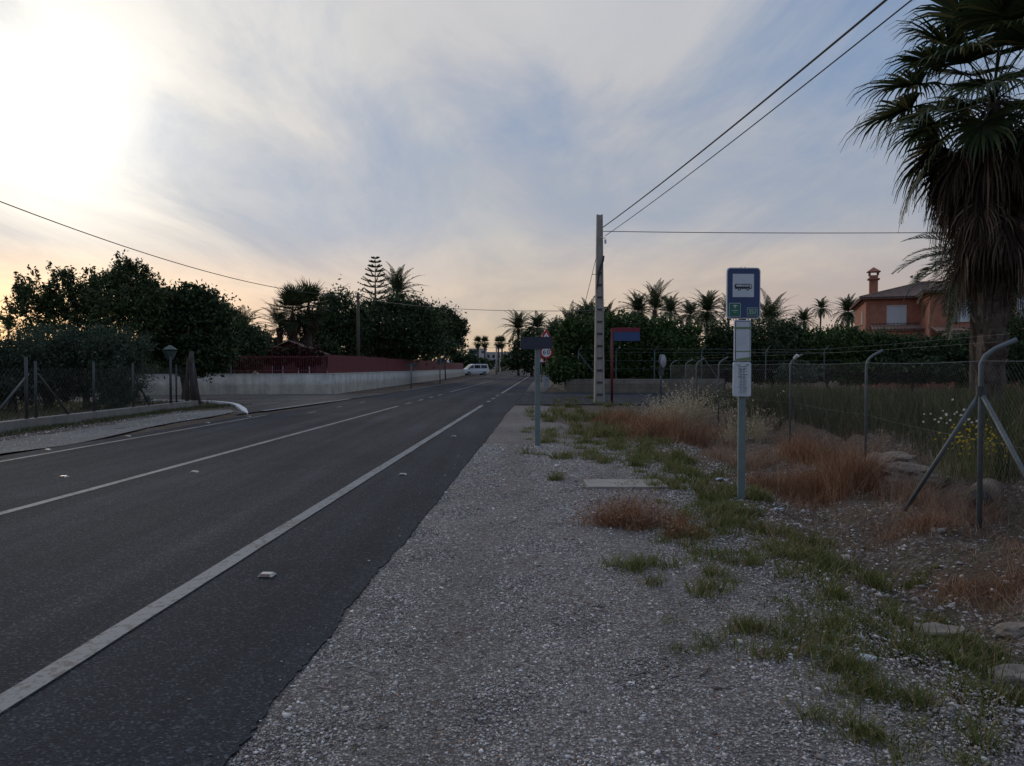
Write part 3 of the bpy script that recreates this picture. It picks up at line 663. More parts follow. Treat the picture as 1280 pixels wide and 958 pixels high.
for i, (px, py, lb) in enumerate(studs):
    x, y = G(px, py)
    if i == 0: st0.location = (x, y, .001); st0['label'] = lb
    else: dup(st0, (x, y, .001), -.04, lb)

# ------------------------------------------------------------------ bus stop
bx, by = 2.75, 9.19
bs = thing('bus_stop_sign', 'blue bus stop sign numbered 357 with two timetable plates', 'bus stop', (bx, by, gz(bx, by)), R(2))
z0 = -gz(bx, by)
mb = MB(); mb.box(-.042,.042,-.02,.02,-.15, z0+2.72); o = mb.build('pole', 'green_grey_steel', bs)
bm = bmesh.new(); bm.from_mesh(o.data); bmesh.ops.bevel(bm, geom=bm.edges[:], offset=.006, segments=2); bm.to_mesh(o.data); bm.free()
def plate(name, x0, x1, za, zb, r, mat, parent, y0, y1):
    mb = MB(); mb.prism(rrect(x0, x1, za, zb, r), y0, y1); return mb.build(name, mat, parent)
zt = z0+2.72; zb_ = z0+2.115; X0, X1 = -.205, .2
pb = plate('sign_panel', X0, X1, zb_, zt, .045, 'sign_border', bs, -.05, -.022)
plate('blue_face', X0+.012, X1-.012, zb_+.012, zt-.012, .036, 'sign_blue', pb, -.054, -.0505)
mb = MB(); mb.prism(rrect(X0+.07, X1-.08, zb_+.255, zt-.075, .003), -.0565, -.0545); mb.build('white_square', 'sign_white', pb)
# bus pictogram
mb = MB(); bz = zb_+.375; bx0, bx1 = -.107, .093
mb.prism([(bx0,bz-.022),(bx1,bz-.022),(bx1,bz+.028),(bx1-.008,bz+.036),(bx0+.004,bz+.036),(bx0,bz+.03)], -.0585, -.057)
for wx in (-.055, .045): mb.prism(disc(wx, bz-.024, .017, 14), -.0586, -.0571)
mb.prism(rrect(bx0-.006, bx0, bz-.006, bz+.02, .001), -.0585, -.057)
mb.build('bus_symbol', 'sign_black', pb)
mb = MB()
for i, (a, w_) in enumerate(((-.092,.016),(-.073,.016),(-.054,.016),(-.035,.016),(-.012,.012),(.006,.018),(.03,.014),(.05,.012))):
    mb.prism([(a,bz+.004),(a+w_,bz+.004),(a+w_,bz+.027),(a,bz+.027)], -.0605, -.059)
mb.prism([(.071,bz-.012),(.084,bz-.012),(.087,bz+.029),(.069,bz+.029)], -.0605, -.059)
for wx in (-.055, .045): mb.prism(disc(wx, bz-.024, .007, 12), -.0605, -.059)
mb.build('bus_windows', 'sign_white', pb)
# green emblem square and number
plate('green_emblem', X0+.028, X0+.168, zb_+.022, zb_+.185, .012, 'sign_border', pb, -.0565, -.0545)
plate('emblem_face', X0+.033, X0+.163, zb_+.027, zb_+.18, .01, 'sign_green', pb, -.0585, -.057)
mb = MB(); cx_ = X0+.098
mb.prism([(cx_-.027,zb_+.155),(cx_-.024,zb_+.147),(cx_-.006,zb_+.149),(cx_-.004,zb_+.122),(cx_+.004,zb_+.122),(cx_+.006,zb_+.149),(cx_+.024,zb_+.147),(cx_+.027,zb_+.155),(cx_,zb_+.162)], -.0605, -.059)
mb.prism([(cx_-.036,zb_+.092),(cx_+.036,zb_+.092),(cx_+.034,zb_+.098),(cx_-.034,zb_+.098)], -.0605, -.059)
mb.prism([(cx_-.016,zb_+.072),(cx_+.016,zb_+.072),(cx_+.016,zb_+.075),(cx_-.016,zb_+.075)], -.0605, -.059)
mb.build('emblem_mark', 'sign_border', pb)
plate('number_plate', X1-.162, X1-.032, zb_+.03, zb_+.13, .008, 'sign_border', pb, -.0565, -.0545)
plate('number_face', X1-.158, X1-.036, zb_+.034, zb_+.126, .006, 'sign_green', pb, -.0585, -.057)
mb = MB(); add_text(mb, '357', .085, X1-.097, -.0602, zb_+.08, .78, 0, .0012); mb.build('number', 'sign_white', pb)
# brackets on top
mb = MB(); mb.tube([(-.03,-.035,zt-.002),(-.03,-.035,zt+.008)], .006, 6); mb.build('bracket', 'galvanised', bs); mb = MB(); mb.tube([(.02,-.035,zt-.002),(.02,-.035,zt+.008)], .006, 6); mb.build('bracket', 'galvanised', bs)
# timetable frame 1 (taped)
za, zb2 = z0+1.607, z0+2.10
f1 = plate('timetable_frame', -.108, .092, za, zb2, .012, 'sign_border', bs, -.045, -.022)
plate('dark_inset', -.098, .082, za+.01, zb2-.012, .01, 'sign_blue', f1, -.049, -.0455)
mb = MB(); mb.box(-.09, .075, -.0515, -.0495, za+.022, zb2-.02); mb.build('paper_sheet', 'paper', f1)
mb = MB(); mb.box(-.112, .096, -.0545, -.052, zb2-.108, zb2-.083); mb.build('tape_band', 'tape', f1)
mb = MB(); mb.box(-.11, .094, -.0545, -.052, za+.114, za+.126); mb.build('tape_band', 'tape', f1)
mb = MB()
mb.add([(-.1,-.053,za+.008),(.085,-.053,za+.01),(.09,-.053,za+.055),(-.1,-.053,za+.028)], [(0,1,2,3)]); mb.build('tape_band', 'tape', f1)
mb = MB()
for i in range(13): mb.box(-.05, RNG.uniform(0, .05), -.0525, -.052, zb2-.15-i*.014, zb2-.1475-i*.014)
mb.build('faint_print', 'sign_border', f1)
za, zb2 = z0+1.19, z0+1.598
f2 = plate('timetable_plate', -.118, .097, za, zb2, .02, 'sign_border', bs, -.045, -.022)
plate('plate_face', -.108, .087, za+.01, zb2-.01, .014, 'sign_white', f2, -.049, -.0455)
mb = MB(); rr = random.Random(5)
mb.box(-.08,-.035,-.0515,-.0495, zb2-.036, zb2-.03); mb.box(.03,.07,-.0515,-.0495, zb2-.036, zb2-.028)
zz = zb2-.055
while zz > za+.03:
    w1 = rr.uniform(.02,.06); w2 = rr.uniform(.02,.06); hh = rr.choice((.0022,.003,.0055)); 
    mb.box(-.012-w1,-.014,-.0515,-.0495, zz, zz+hh); mb.box(-.006, -.006+w2,-.0515,-.0495, zz, zz+hh); zz -= rr.choice((.009,.011,.016))
mb.build('timetable_print', 'sign_text', f2)

# ------------------------------------------------------------------ dark street name sign (near)
sx, sy = .5, 15.03
t = thing('street_name_sign', 'dark navy street name sign on a grey post in the gravel', 'sign', (sx, sy, -.04), R(4))
mb = MB(); mb.box(-.05,.05,-.025,.025,-.1, 1.95); mb.build('post', 'green_grey_steel', t)
nt_ = MB(); nt_.prism(rrect(-.305,.325, 1.925, 2.16, .012), -.05, -.026, Matrix.Rotation(R(-1.0), 4, 'Y')); pn = nt_.build('panel', 'navy_panel', t)
mb = MB(); rr = random.Random(2); xx = -.27
while xx < .27:
    w_ = rr.choice((.012,.012,.03)); Mx = Matrix.Rotation(R(-1.0), 4, 'Y')
    mb.box(xx, xx+w_, -.054, -.0505, 1.99, 2.1, 0, Mx) if w_ < .02 else (mb.box(xx, xx+w_, -.054, -.0505, 2.085, 2.1, 0, Mx), mb.box(xx+.009, xx+.021, -.0535, -.0505, 1.99, 2.084, 0, Mx))
    xx += w_+rr.uniform(.014, .03)
mb.build('lettering', 'navy_stroke', pn)

# blue street sign on red post
t = thing('street_sign', 'blue street sign with red top band on a dark red post', 'sign', (G(762,503)[0], 32.3, -.05), R(-1))
mb = MB(); mb.tube([(0,0,-.1),(0,0,3.2)], .055, 10); mb.build('post', 'rusty_red', t, True)
mb = MB(); mb.box(.06,1.16,-.04,.04, 2.66, 3.04); mb.build('panel', 'blue_panel', t)
mb = MB(); mb.box(.055,1.165,-.045,.045, 3.045, 3.22); mb.build('top_band', 'red_band', t)
mb = MB(); mb.box(-.04,.05,-.03,.03, 2.7, 2.76); mb.build('clamp', 'rusty_red', t); mb = MB(); mb.box(-.04,.05,-.03,.03, 3.08, 3.14); mb.build('clamp', 'rusty_red', t)

# 60 sign with triangle
Ys = 56; x60 = (682.8-640)/960*Ys
t = thing('speed_limit_sign', 'round red and white 60 speed limit sign under a warning triangle', 'sign', (x60, Ys, -.05), R(2))
mb = MB(); mb.tube([(0,.05,-.1),(0,.05,4.35)], .05, 8); mb.build('post', 'galvanised', t, True)
zc = 1.55+(458-440.6)/960*Ys+.05
mb = MB(); mb.prism(disc(0, zc, .46), -.02, .0); d_ = mb.build('round_plate', 'sign_red', t)
mb = MB(); mb.prism(disc(0, zc, .34), -.028, -.021); mb.build('white_disc', 'road_sign_white', d_)
mb = MB(); add_text(mb, '6', .5, -.145, -.034, zc, .9, 0, .006); add_text(mb, '0', .5, .145, -.034, zc, .9, 0, .006); mb.build('number', 'sign_text', d_)
zt_ = 1.55+(458-412)/960*Ys+.05
mb = MB(); mb.prism([(-.52, zt_-.9),(.52, zt_-.9),(.03, zt_),(-.03, zt_)], -.02, .0); d_ = mb.build('warning_triangle', 'sign_red', t)
mb = MB(); mb.prism([(-.32, zt_-.78),(.32, zt_-.78),(.0, zt_-.22)], -.028, -.021); mb.build('white_triangle', 'road_sign_white', d_)
mb = MB(); mb.box(-.03,.03,-.034,-.029, zt_-.72, zt_-.45); mb.build('symbol', 'sign_text', d_)
# small plate behind: white/red triangle further down
t = thing('warning_sign', 'small distant triangle sign half hidden behind the grey post', 'sign', ((677-640)/960*75, 75, -.05))
mb = MB(); mb.tube([(0,.05,0),(0,.05,2.2)], .04, 6); mb.build('post', 'galvanised', t, True)
mb = MB(); mb.prism([(-.35,1.95),(.35,1.95),(0,2.55)], -.02, 0); d_ = mb.build('plate', 'sign_red', t)
mb = MB(); mb.prism([(-.22,2.02),(.22,2.02),(0,2.4)], -.028, -.021); mb.build('white_triangle', 'road_sign_white', d_)
t = thing('utility_cabinet', 'grey roadside cabinet standing below the speed limit sign', 'cabinet', ((682.6-640)/960*54.8, 54.8, -.02))
mb = MB(); mb.box(-.19,.19,-.13,.13,0,1.28); mb.build('body', 'cabinet_grey', t); mb = MB(); mb.box(-.21,.21,-.15,.15,1.28,1.33); mb.build('lid', 'cabinet_grey', t)
# left signs (seen from behind or edge on)
t = thing('direction_sign', 'small flat grey sign on a thin post before the red fence', 'sign', ((514-640)/960*53.5, 53.5, -.02))
mb = MB(); mb.tube([(0,0,0),(0,0,1.72)], .04, 8); mb.build('post', 'galvanised', t, True)
mb = MB(); mb.box(-.34,.36,-.03,-.0,1.56,1.74); mb.build('panel', 'dark_steel', t)
t = thing('yield_sign', 'grey back of a give way sign beside the red fence', 'sign', ((550-640)/960*73, 73, -.02))
mb = MB(); mb.tube([(0,0,0),(0,0,2.3)], .05, 8); mb.build('post', 'galvanised', t, True)
mb = MB(); mb.prism([(-.36,1.75),(.36,1.75),(.36,1.95),(.05,2.42),(-.05,2.42),(-.36,1.95)], .06, .09, Matrix.Rotation(R(20),4,'Z')); mb.build('plate', 'galvanised', t)
# convex traffic mirror
t = thing('traffic_mirror', 'round white traffic mirror on a post behind the feathery grass', 'mirror', ((828.5-640)/960*33.5, 33.5, -.05), R(52))
mb = MB(); mb.tube([(0,.1,0),(0,.1,2.1)], .05, 8); mb.build('post', 'galvanised', t, True)
mb = MB(); mb.prism(disc(0,1.82,.3,24), -.02, .05); d_ = mb.build('rim', 'galvanised', t)
mb = MB(); vs = [(0,-.075,1.82)]; n = 24
for ri in (1,2,3):
    for k in range(n): a_ = 2*math.pi*k/n; r_ = .27*ri/3; vs.append((r_*math.cos(a_), -.075+.05*(ri/3)**2, 1.82+r_*math.sin(a_)))
fs = [(0,1+k,1+(k+1)%n) for k in range(n)]
for ri in range(2):
    for k in range(n): fs.append((1+ri*n+k, 1+(ri+1)*n+k, 1+(ri+1)*n+(k+1)%n, 1+ri*n+(k+1)%n))
mb.add(vs, fs); mb.build('mirror_glass', 'mirror_face', t, True)
mb = MB(); mb.box(-.16,.16,.02,.12,1.2,1.56); mb.build('bracket', 'dark_steel', t)

# ------------------------------------------------------------------ concrete pole and cables
cp0 = Vector((3.745, 33, -.05))
t = thing('utility_pole', 'tall tapering concrete power pole with rungs at the right junction', 'pole', cp0, R(3))
mb = MB(); w0, w1, H = .215, .125, 8.08
# two flanges and recessed web with rungs
def taper(x0, x1, y0, y1, z0=0, z1=H):
    def k(z): return 1-(1-w1/w0)*z/H
    a = k(z0); b_ = k(z1)
    mb.add([(x0*a,y0*a,z0),(x1*a,y0*a,z0),(x1*a,y1*a,z0),(x0*a,y1*a,z0),(x0*b_,y0*b_,z1),(x1*b_,y0*b_,z1),(x1*b_,y1*b_,z1),(x0*b_,y1*b_,z1)], [(0,3,2,1),(4,5,6,7),(0,1,5,4),(1,2,6,5),(2,3,7,6),(3,0,4,7)])
taper(-w0, -w0+.075, -.16, .16); taper(w0-.075, w0, -.16, .16); taper(-w0+.076, w0-.076, -.125, .125, .05, H-.02)
mb.build('shaft', 'concrete', t)
mb = MB()
for i in range(11):
    z = .35+i*.52; k_ = 1-(1-w1/w0)*z/H; hw = (w0-.08)*k_; mb = MB(); mb.box(-hw, hw, -.15*k_-.012, -.13*k_, z, z+.075); mb.build('step_recess', 'dark_steel', t)
mb = MB(); mb.tube([(-.14,-.17,4.9),(-.05,-.2,5.6),(.12,-.2,6.1),(.16,-.15,6.3)], [.03,.05,.05,.04], 6); mb.build('cable_joint', 'cable', t)
mb = MB(); mb.tube([(0,-.17,7.1),(.2,-.2,7.05),(.22,-.2,6.9)], .018, 5); mb.tube([(.22,-.2,6.98),(.22,-.2,6.82)], .045, 8); mb.build('insulator', 'sign_border', t)
mb = MB(); mb.tube([(-.35,-.16,5.5),(.02,-.18,5.55)], .012, 4); mb.build('side_arm', 'dark_steel', t)
def wire(name, label, a, b_, sag, r, end=0, group='overhead cables'):
    a = Vector(a); b_ = Vector(b_); pts = []
    n = 40
    for i in range(n+1):
        s_ = i/n; p = a.lerp(b_, s_); p.z -= 4*sag*s_*(1-s_); pts.append(p)
    mb = MB(); mb.tube(pts, r, 5); return tag(mb.build(name, 'cable'), label, 'cable', group)
wire('power_cable', 'thick twisted cable climbing from the concrete pole to the upper right', (3.9,33,7.5), (7.72,-12,7.6), .42, .021)
wire('power_cable', 'thinner cable climbing right below the thick one', (3.98,33,7.12), (8.3,-12,7.9), .42, .013)
wire('power_cable', 'level cable running right from the concrete pole into the palm', (3.9,33,7.32), (36,31,7.35), .22, .016)
wire('guy_cable', 'thin slack cable hanging left of the concrete pole', P(746,318,32.9), P(731,380,34.5), .0, .012)
wire('power_cable', 'long cable sagging down from the upper left above the trees', (-12,60,7.05), (-18.1,23.7,7.55), 1.0, .02)
wire('power_cable', 'thin cable crossing the road before the far palms', (-12,60,6.9), (3.7,33.1,3.95), .35, .014)
wire('power_cable', 'low far cable crossing the sky left of the twin palms', P(450,421,95), P(620.5,435,150), .3, .03)
wp = thing('wooden_pole', 'dark wooden pole rising in front of the round dark trees', 'pole', (-12, 60, 0))
mb = MB(); mb.tube([(0,0,0),(0,0,7.3)], [.16,.11], 10); mb.build('shaft', 'wood_pole', wp, True)
mb = MB(); mb.box(-.3,.3,-.05,.05,6.9,7.0); mb.build('cross_arm', 'wood_pole', wp)
dup(wp, (-18.1,23.7,.0), .3, 'dark wooden pole beyond the left edge of the frame', (1,1,1.05))
t = thing('lamp_pole', 'pale slim pole beside the road in the far distance', 'pole', ((620.5-640)/960*150, 150, 0))
mb = MB(); mb.tube([(0,0,0),(0,0,5.3)], [.2,.13], 8); mb.build('shaft', 'concrete', t, True); mb = MB(); mb.tube([(0,0,5.25),(0,0,5.4)], [.14,.1], 8); mb.build('cap', 'concrete', t, True)

# ------------------------------------------------------------------ fences
def bent_post(mb, x, y, z, h, tip, r=.03):
    tx, ty, tz = tip
    mb.tube([(x,y,z-.2),(x,y,z+h-.06),(x+tx*.12,y+ty*.12,z+h+tz*.12),(x+tx*.4,y+ty*.4,z+h+tz*.5),(x+tx,y+ty,z+h+tz)], r, 8)
def chain(mb, a, b_, z0, z1, sp=.055, w=.0016, twist=True):
    """diamond mesh between two ground points"""
    a = Vector(a); b_ = Vector(b_); d = b_-a; L = d.length; u = d/L; h = z1-z0; n = Vector((-u.y, u.x, 0))
    k = int((L+h)/sp)
    for i in range(k+1):
        for sgn in (1, -1):
            s0 = i*sp; 
            # rising line: s from s0-h .. s0
            p0, q0 = s0-h, 0.0; p1, q1 = s0, h
            if p0 < 0: q0 = -p0; p0 = 0
            if p1 > L: q1 = h-(p1-L); p1 = L
            if p1 <= p0: continue
            if sgn < 0: P0 = (L-p0, q0); P1 = (L-p1, q1)
            else: P0 = (p0, q0); P1 = (p1, q1)
            A = a+u*P0[0]; B = a+u*P1[0]; off = n*(w*sgn)
            A = Vector((A.x, A.y, A.z+z0+P0[1]))+off; B = Vector((B.x, B.y, B.z+z0+P1[1]))+off
            dd = (B-A).normalized(); e = dd.cross(n).normalized()*w; f = n*w
            mb.add([A-e-f*.6, A+e-f*.6, A+f, B-e-f*.6, B+e-f*.6, B+f], [(0,1,4,3),(1,2,5,4),(2,0,3,5)])
fr = thing('chain_link_fence', 'rusted chain link fence on grey bent posts right of the ditch', 'fence', (5,12,0)); fr['world'] = 1
posts = FPX
zp = {}
for i, (x, y) in enumerate(posts):
    z = gz(x, y) if y > 3 else -.1; zp[i] = z
    mb = MB(); r_ = .025 if i == 1 else .019; bent_post(mb, x, y, z, 1.68-z-.05, (.27,-.1,.17) if i == 1 else (.25,.04,.15), r_)
    mb.build('post', 'galvanised', fr, True)
x, y = posts[1]
for (tx, ty) in ((-.32,.9),(.12,-1.15)):
    mb = MB(); mb.tube([(x,y,1.3),(x+tx*1.0,y+ty*1.0,gz(x+tx, y+ty)-.1)], .022, 8); mb.build('brace', 'galvanised', fr, True)
mb = MB(); mb.tube([(x,y,1.27),(x,y,1.36)], .045, 10); mb.build('clamp', 'dark_steel', fr)
for i in range(len(posts)-1):
    (x0,y0), (x1,y1) = posts[i], posts[i+1]; mb = MB()
    sp = .06 if i < 3 else .12; w = .0009 if i < 2 else .0012 if i < 3 else .002
    chain(mb, (x0,y0,0), (x1,y1,0), .02, 1.6, sp, w); mb.build('wire_mesh', 'fence_wire', fr)
mb = MB()
for z, wv in ((1.6,.0025),(.85,.0014)):
    for i in range(len(posts)-1):
        (x0,y0), (x1,y1) = posts[i], posts[i+1]; pts = [(x0+(x1-x0)*k/6, y0+(y1-y0)*k/6, z-.02*math.sin(math.pi*k/6)) for k in range(7)]; mb.tube(pts, wv, 4)
for dz, dx in ((1.86,.27),(1.78,.14)):
    for i in range(1, len(posts)-1):
        (x0,y0), (x1,y1) = posts[i], posts[i+1]; mb.tube([(x0+dx,y0,dz),(x1+dx,y1,dz)], .0012, 3)
mb.build('tension_wire', 'galvanised', fr)
# small spotlight hung on third post (tin can)
mb = MB(); mb.tube([(5.44,14.8,1.7),(5.48,14.74,1.76)], [.035,.04], 8); tag(mb.build('tin_can', 'plaster'), 'small pale tin stuck on the bent post behind the bus stop', 'can')

# fence beyond right side road: low block wall + posts
wl = MB(); wl.box(3.5,12.8,46.3,46.52,-.1,.73); wl.box(3.28,3.5,46.3,60,-.1,.745); wl.box(3.44,12.8,46.26,46.56,.732,.78)
tag(wl.build('low_wall', 'block_wall'), 'low tan block wall beyond the right side road', 'wall')
fb = thing('wire_fence', 'wire fence with slanted post tips on the low tan wall', 'fence', (10,46.4,.7)); fb['world'] = 1
for px in (723,770,818,877,917,957,1030,1120,1190,1262):
    x = (px-640)/960*46.4; mb = MB(); mb.tube([(x,46.4,.7),(x,46.4,2.45),(x+.2,46.2,2.78)], .035, 6); mb.build('post', 'galvanised', fb)
x = (723-640)/960*46.4; mb = MB(); mb.tube([(x,46.4,2.35),(x+1.25,46.4,.78)], .03, 6); mb.build('brace', 'galvanised', fb)
x = (877-640)/960*46.4; mb = MB(); mb.tube([(x,46.4,2.2),(x+1.0,46.4,.78)], .03, 6); mb.build('brace', 'galvanised', fb)
mb = MB()
for z in (2.6,2.4,1.9,1.4): mb.tube([(4,46.38,z),(15,46.38,z-.04),(28,46.38,z)], .009, 3)
mb.build('strand', 'galvanised', fb)
# distant pale wall fragment seen beyond the fence
# left low wall + fence
lw = MB(); lw.add([(-11.75,10,-.1),(-11.95,19,-.1),(-12.35,30.2,-.1),(-12.6,30.2,-.1),(-12.2,19,-.1),(-12.0,10,-.1),(-11.75,10,.2),(-11.95,19,.24),(-12.35,30.2,.2),(-12.6,30.2,.2),(-12.2,19,.24),(-12.0,10,.2)],
 [(0,1,7,6),(1,2,8,7),(2,3,9,8),(3,4,10,9),(4,5,11,10),(5,0,6,11),(6,7,10,11),(7,8,9,10)])
plain('dark_concrete', (.2,.185,.165), .9, 0, .25, 2.5, .4)
tag(lw.build('low_wall', 'dark_concrete'), 'low grey concrete wall under the left fence', 'wall')
fl_ = thing('chain_link_fence', 'dark chain link fence on the low wall under the olive trees', 'fence', (-12,22,.2)); fl_['world'] = 1
def lwx(y): return -12.05 if y < 19 else -12.08-.036*(y-19)
LP = [(15.2,1.75),(19.1,1.78),(19.5,1.68),(22.4,1.68),(24.9,1.66),(27.9,1.9),(28.4,1.62),(30.1,1.7)]
for y, h in LP:
    mb = MB(); mb.tube([(lwx(y),y,.1),(lwx(y),y,h)], .04 if h > 1.7 else .033, 8); mb.build('post', 'dark_steel', fl_, True)
for y, dy in ((19.2,-1.6),(19.6,1.45),(24.9,1.2)):
    mb = MB(); mb.tube([(lwx(y),y,1.35),(lwx(y+dy),y+dy,.22)], .03, 6); mb.build('brace', 'dark_steel', fl_, True)
mb = MB(); chain(mb, (lwx(13),13,0), (lwx(19.2),19.2,0), .22, 1.5, .16, .0022); chain(mb, (lwx(19.2),19.2,0), (lwx(30),30,0), .22, 1.5, .16, .0022); mb.build('wire_mesh', 'fence_wire', fl_)
t = thing('garden_lamp', 'dull green lantern on a post among the fence posts', 'lamp', (lwx(28)-.1, 28.1, .2))
mb = MB(); mb.tube([(0,0,0),(0,0,1.6)], .035, 8); mb.build('post', 'dark_steel', t)
mb = MB(); mb.tube([(0,0,1.58),(0,0,1.66),(0,0,1.9),(0,0,1.96)], [.1,.14,.24,.05], 6); mb.tube([(0,0,1.96),(0,0,2.12)], [.26,.03], 6); mb.build('lantern', 'lantern_green', t)

# white wall on the left, two faces meeting at the corner
mb = MB()
cw = [(-40,41.0),(-20,41.4),(-10.2,43.0),(-9.6,60),(-8.7,90),(-8.0,131)]
hw = [1.08,1.08,1.1,1.08,1.05,1.02]
def wallstrip(mb, cw, hw, th, z0=-.1, side=1):
    vs = []
    for i, (p, h) in enumerate(zip(cw, hw)):
        a = Vector(cw[max(i-1,0)]); c = Vector(cw[min(i+1,len(cw)-1)]); d = (c-a).normalized(); n = Vector((-d.y, d.x))*th*side
        vs += [(p[0],p[1],z0),(p[0],p[1],h),(p[0]+n.x,p[1]+n.y,h),(p[0]+n.x,p[1]+n.y,z0)]
    fs = []
    for i in range(len(cw)-1):
        for k in range(3): fs.append((4*i+k, 4*i+k+1, 4*i+4+k+1, 4*i+4+k))
    fs += [(0,1,2,3), tuple(4*(len(cw)-1)+k for k in (3,2,1,0))]; mb.add(vs, fs)
wallstrip(mb, cw, hw, .22)
w_ = mb.build('garden_wall', 'white_block'); tag(w_, 'long white block wall below the red slatted fence', 'wall')
mb = MB(); wallstrip(mb, [(x+.03*(1 if i > 2 else 0), y-.03) for i, (x, y) in enumerate(cw)], [h+.045 for h in hw], .28, 1.075 - .0); 
# coping follows the wall's top
mb = MB(); cc = cw; vs = []
for i, (p, h) in enumerate(zip(cw, hw)):
    a = Vector(cw[max(i-1,0)]); c = Vector(cw[min(i+1,len(cw)-1)]); d = (c-a).normalized(); n = Vector((-d.y, d.x))
    A = Vector(p)-n*.03; B = Vector(p)+n*.25; vs += [(A.x,A.y,h+.003),(A.x,A.y,h+.045),(B.x,B.y,h+.045),(B.x,B.y,h+.003)]
fs = []
for i in range(len(cw)-1):
    for k in range(4): fs.append((4*i+k, 4*i+(k+1)%4, 4*i+4+(k+1)%4, 4*i+4+k))
fs += [(0,1,2,3), tuple(4*(len(cw)-1)+k for k in (3,2,1,0))]; mb.add(vs, fs); mb.build('coping', 'plaster', w_)
# red slatted fence on the wall
rf = thing('slatted_fence', 'dark red slatted fence standing on the white wall', 'fence', (-10,60,1.1)); rf['world'] = 1
def slats(mb, a, b_, h0, h1, step, w, th=.02):
    a = Vector(a); b_ = Vector(b_); L = (b_-a).length; u = (b_-a)/L; n = Vector((-u.y,u.x)); k = int(L/step)
    for i in range(k):
        p = a+u*(i*step)+n*.11; q = p+u*w; hh = h1+random.uniform(-.03,.03); o_ = n*th
        mb.add([(p.x,p.y,h0),(q.x,q.y,h0),(q.x+o_.x,q.y+o_.y,h0),(p.x+o_.x,p.y+o_.y,h0),(p.x,p.y,hh),(q.x,q.y,hh),(q.x+o_.x,q.y+o_.y,hh),(p.x+o_.x,p.y+o_.y,hh)], [(0,3,2,1),(4,5,6,7),(0,1,5,4),(1,2,6,5),(2,3,7,6),(3,0,4,7)])
mb = MB(); slats(mb, (-10.25,43.2), (-9.6,60), 1.15, 2.2, .13, .105); slats(mb, (-9.6,60), (-8.7,90), 1.15, 2.15, .15, .125); slats(mb, (-8.7,90), (-8.05,129), 1.12, 2.05, .2, .17); mb.build('slat_panel', 'rusty_red', rf)
mb = MB(); slats(mb, (-15.4,42.05), (-10.3,42.95), 1.15, 2.15, .12, .03); mb.build('railing', 'rusty_red', rf)
mb = MB(); mb.tube([(-15.4,42.2,1.3),(-10.3,43.1,1.32)], .02, 4); mb.tube([(-15.4,42.2,2.05),(-10.3,43.1,2.07)], .02, 4); mb.build('rail', 'rusty_red', rf)
fw = thing('wire_fence', 'wire fence with bent posts on the left part of the white wall', 'fence', (-17,41.8,1.1)); fw['world'] = 1
for px in (180,240,290):
    x = (px-640)/960*41.9; mb = MB(); mb.tube([(x,41.75,1.1),(x,41.75,2.4),(x+.16,41.7,2.66)], .035, 6); mb.build('post', 'galvanised', fw)
x = (290-640)/960*41.9; mb = MB(); mb.tube([(x,41.8,2.2),(x-.65,41.8,1.15)], .028, 6); mb.build('brace', 'galvanised', fw)
mb = MB(); chain(mb, (-26,41.55,0), (-15.4,41.85,0), 1.15, 2.3, .2, .003); mb.build('wire_mesh', 'fence_wire', fw)
x = (277-640)/960*41.7; t = thing('notice_board', 'small white notice square hung on the wire fence', 'sign', (x,41.7,2.2))
mb = MB(); mb.box(-.13,.13,-.02,.02,0,.26); mb.build('board', 'sign_white', t); mb = MB(); mb.box(-.05,.05,-.025,-.021,.07,.17); mb.build('print', 'sign_text', t)

# ------------------------------------------------------------------ trees
def crown(name, parent, blobs, n, leaf, mat, spray=.0, fill=.35, elong=2.2):
    """leaf clumps through the volume of ellipsoid blobs"""
    vol = np.array([b_[3]*b_[4]*b_[5] for b_ in blobs])**.8; vol = vol/vol.sum()
    C_ = []
    for b_, p in zip(blobs, vol):
        m_ = max(12, int(n*p)); nc = max(8, int(m_/60))
        d = RNG.normal(0, 1, (nc, 3)); d /= np.linalg.norm(d, axis=1)[:,None]; rr_ = np.where(RNG.random(nc) < fill, RNG.uniform(.2,.8,nc), RNG.uniform(.82,1.06+spray,nc))
        cc_ = d*rr_[:,None]; cs = RNG.uniform(.10,.24,nc)
        ci = RNG.integers(0, nc, m_); q = cc_[ci]+RNG.normal(0, 1, (m_,3))*cs[ci][:,None]
        C_.append(np.array(b_[:3])+q*np.array(b_[3:6]))
    c = np.concatenate(C_); k = len(c)
    dr = RNG.normal(0, 1, (k,3)); dr[:,2] -= .15; dr /= np.linalg.norm(dr, axis=1)[:,None]
    sd = np.cross(dr, RNG.normal(0, 1, (k,3))); sd /= np.linalg.norm(sd, axis=1)[:,None]
    L = RNG.uniform(.6,1.4,k)[:,None]*leaf; W = L/elong
    Vv = np.stack([c-dr*L, c-sd*W, c+dr*L, c+sd*W], 1).reshape(-1,3); o_ = np.arange(k)*4
    return bulk(name, Vv, np.stack([o_,o_+1,o_+2,o_+3],1), mat, parent)
def trunk_mb(h, r, limbs, rr_):
    mb = MB(); pts = [(rr_.uniform(-.1,.1)*i*.5, rr_.uniform(-.1,.1)*i*.5, h*i/4) for i in range(5)]
    pts[0] = (0,0,-.1); mb.tube(pts, [r*1.25,r,r*.85,r*.75,r*.6], 8)
    for k in range(limbs):
        a_ = 2*math.pi*k/limbs+rr_.uniform(-.3,.3); z_ = h*rr_.uniform(.5,1); L = h*rr_.uniform(.5,.9)
        mb.tube([(0,0,z_),(math.cos(a_)*L*.4,math.sin(a_)*L*.4,z_+L*.4),(math.cos(a_)*L*.8,math.sin(a_)*L*.8,z_+L*.95)], [r*.5,r*.33,r*.12], 6)
    return mb
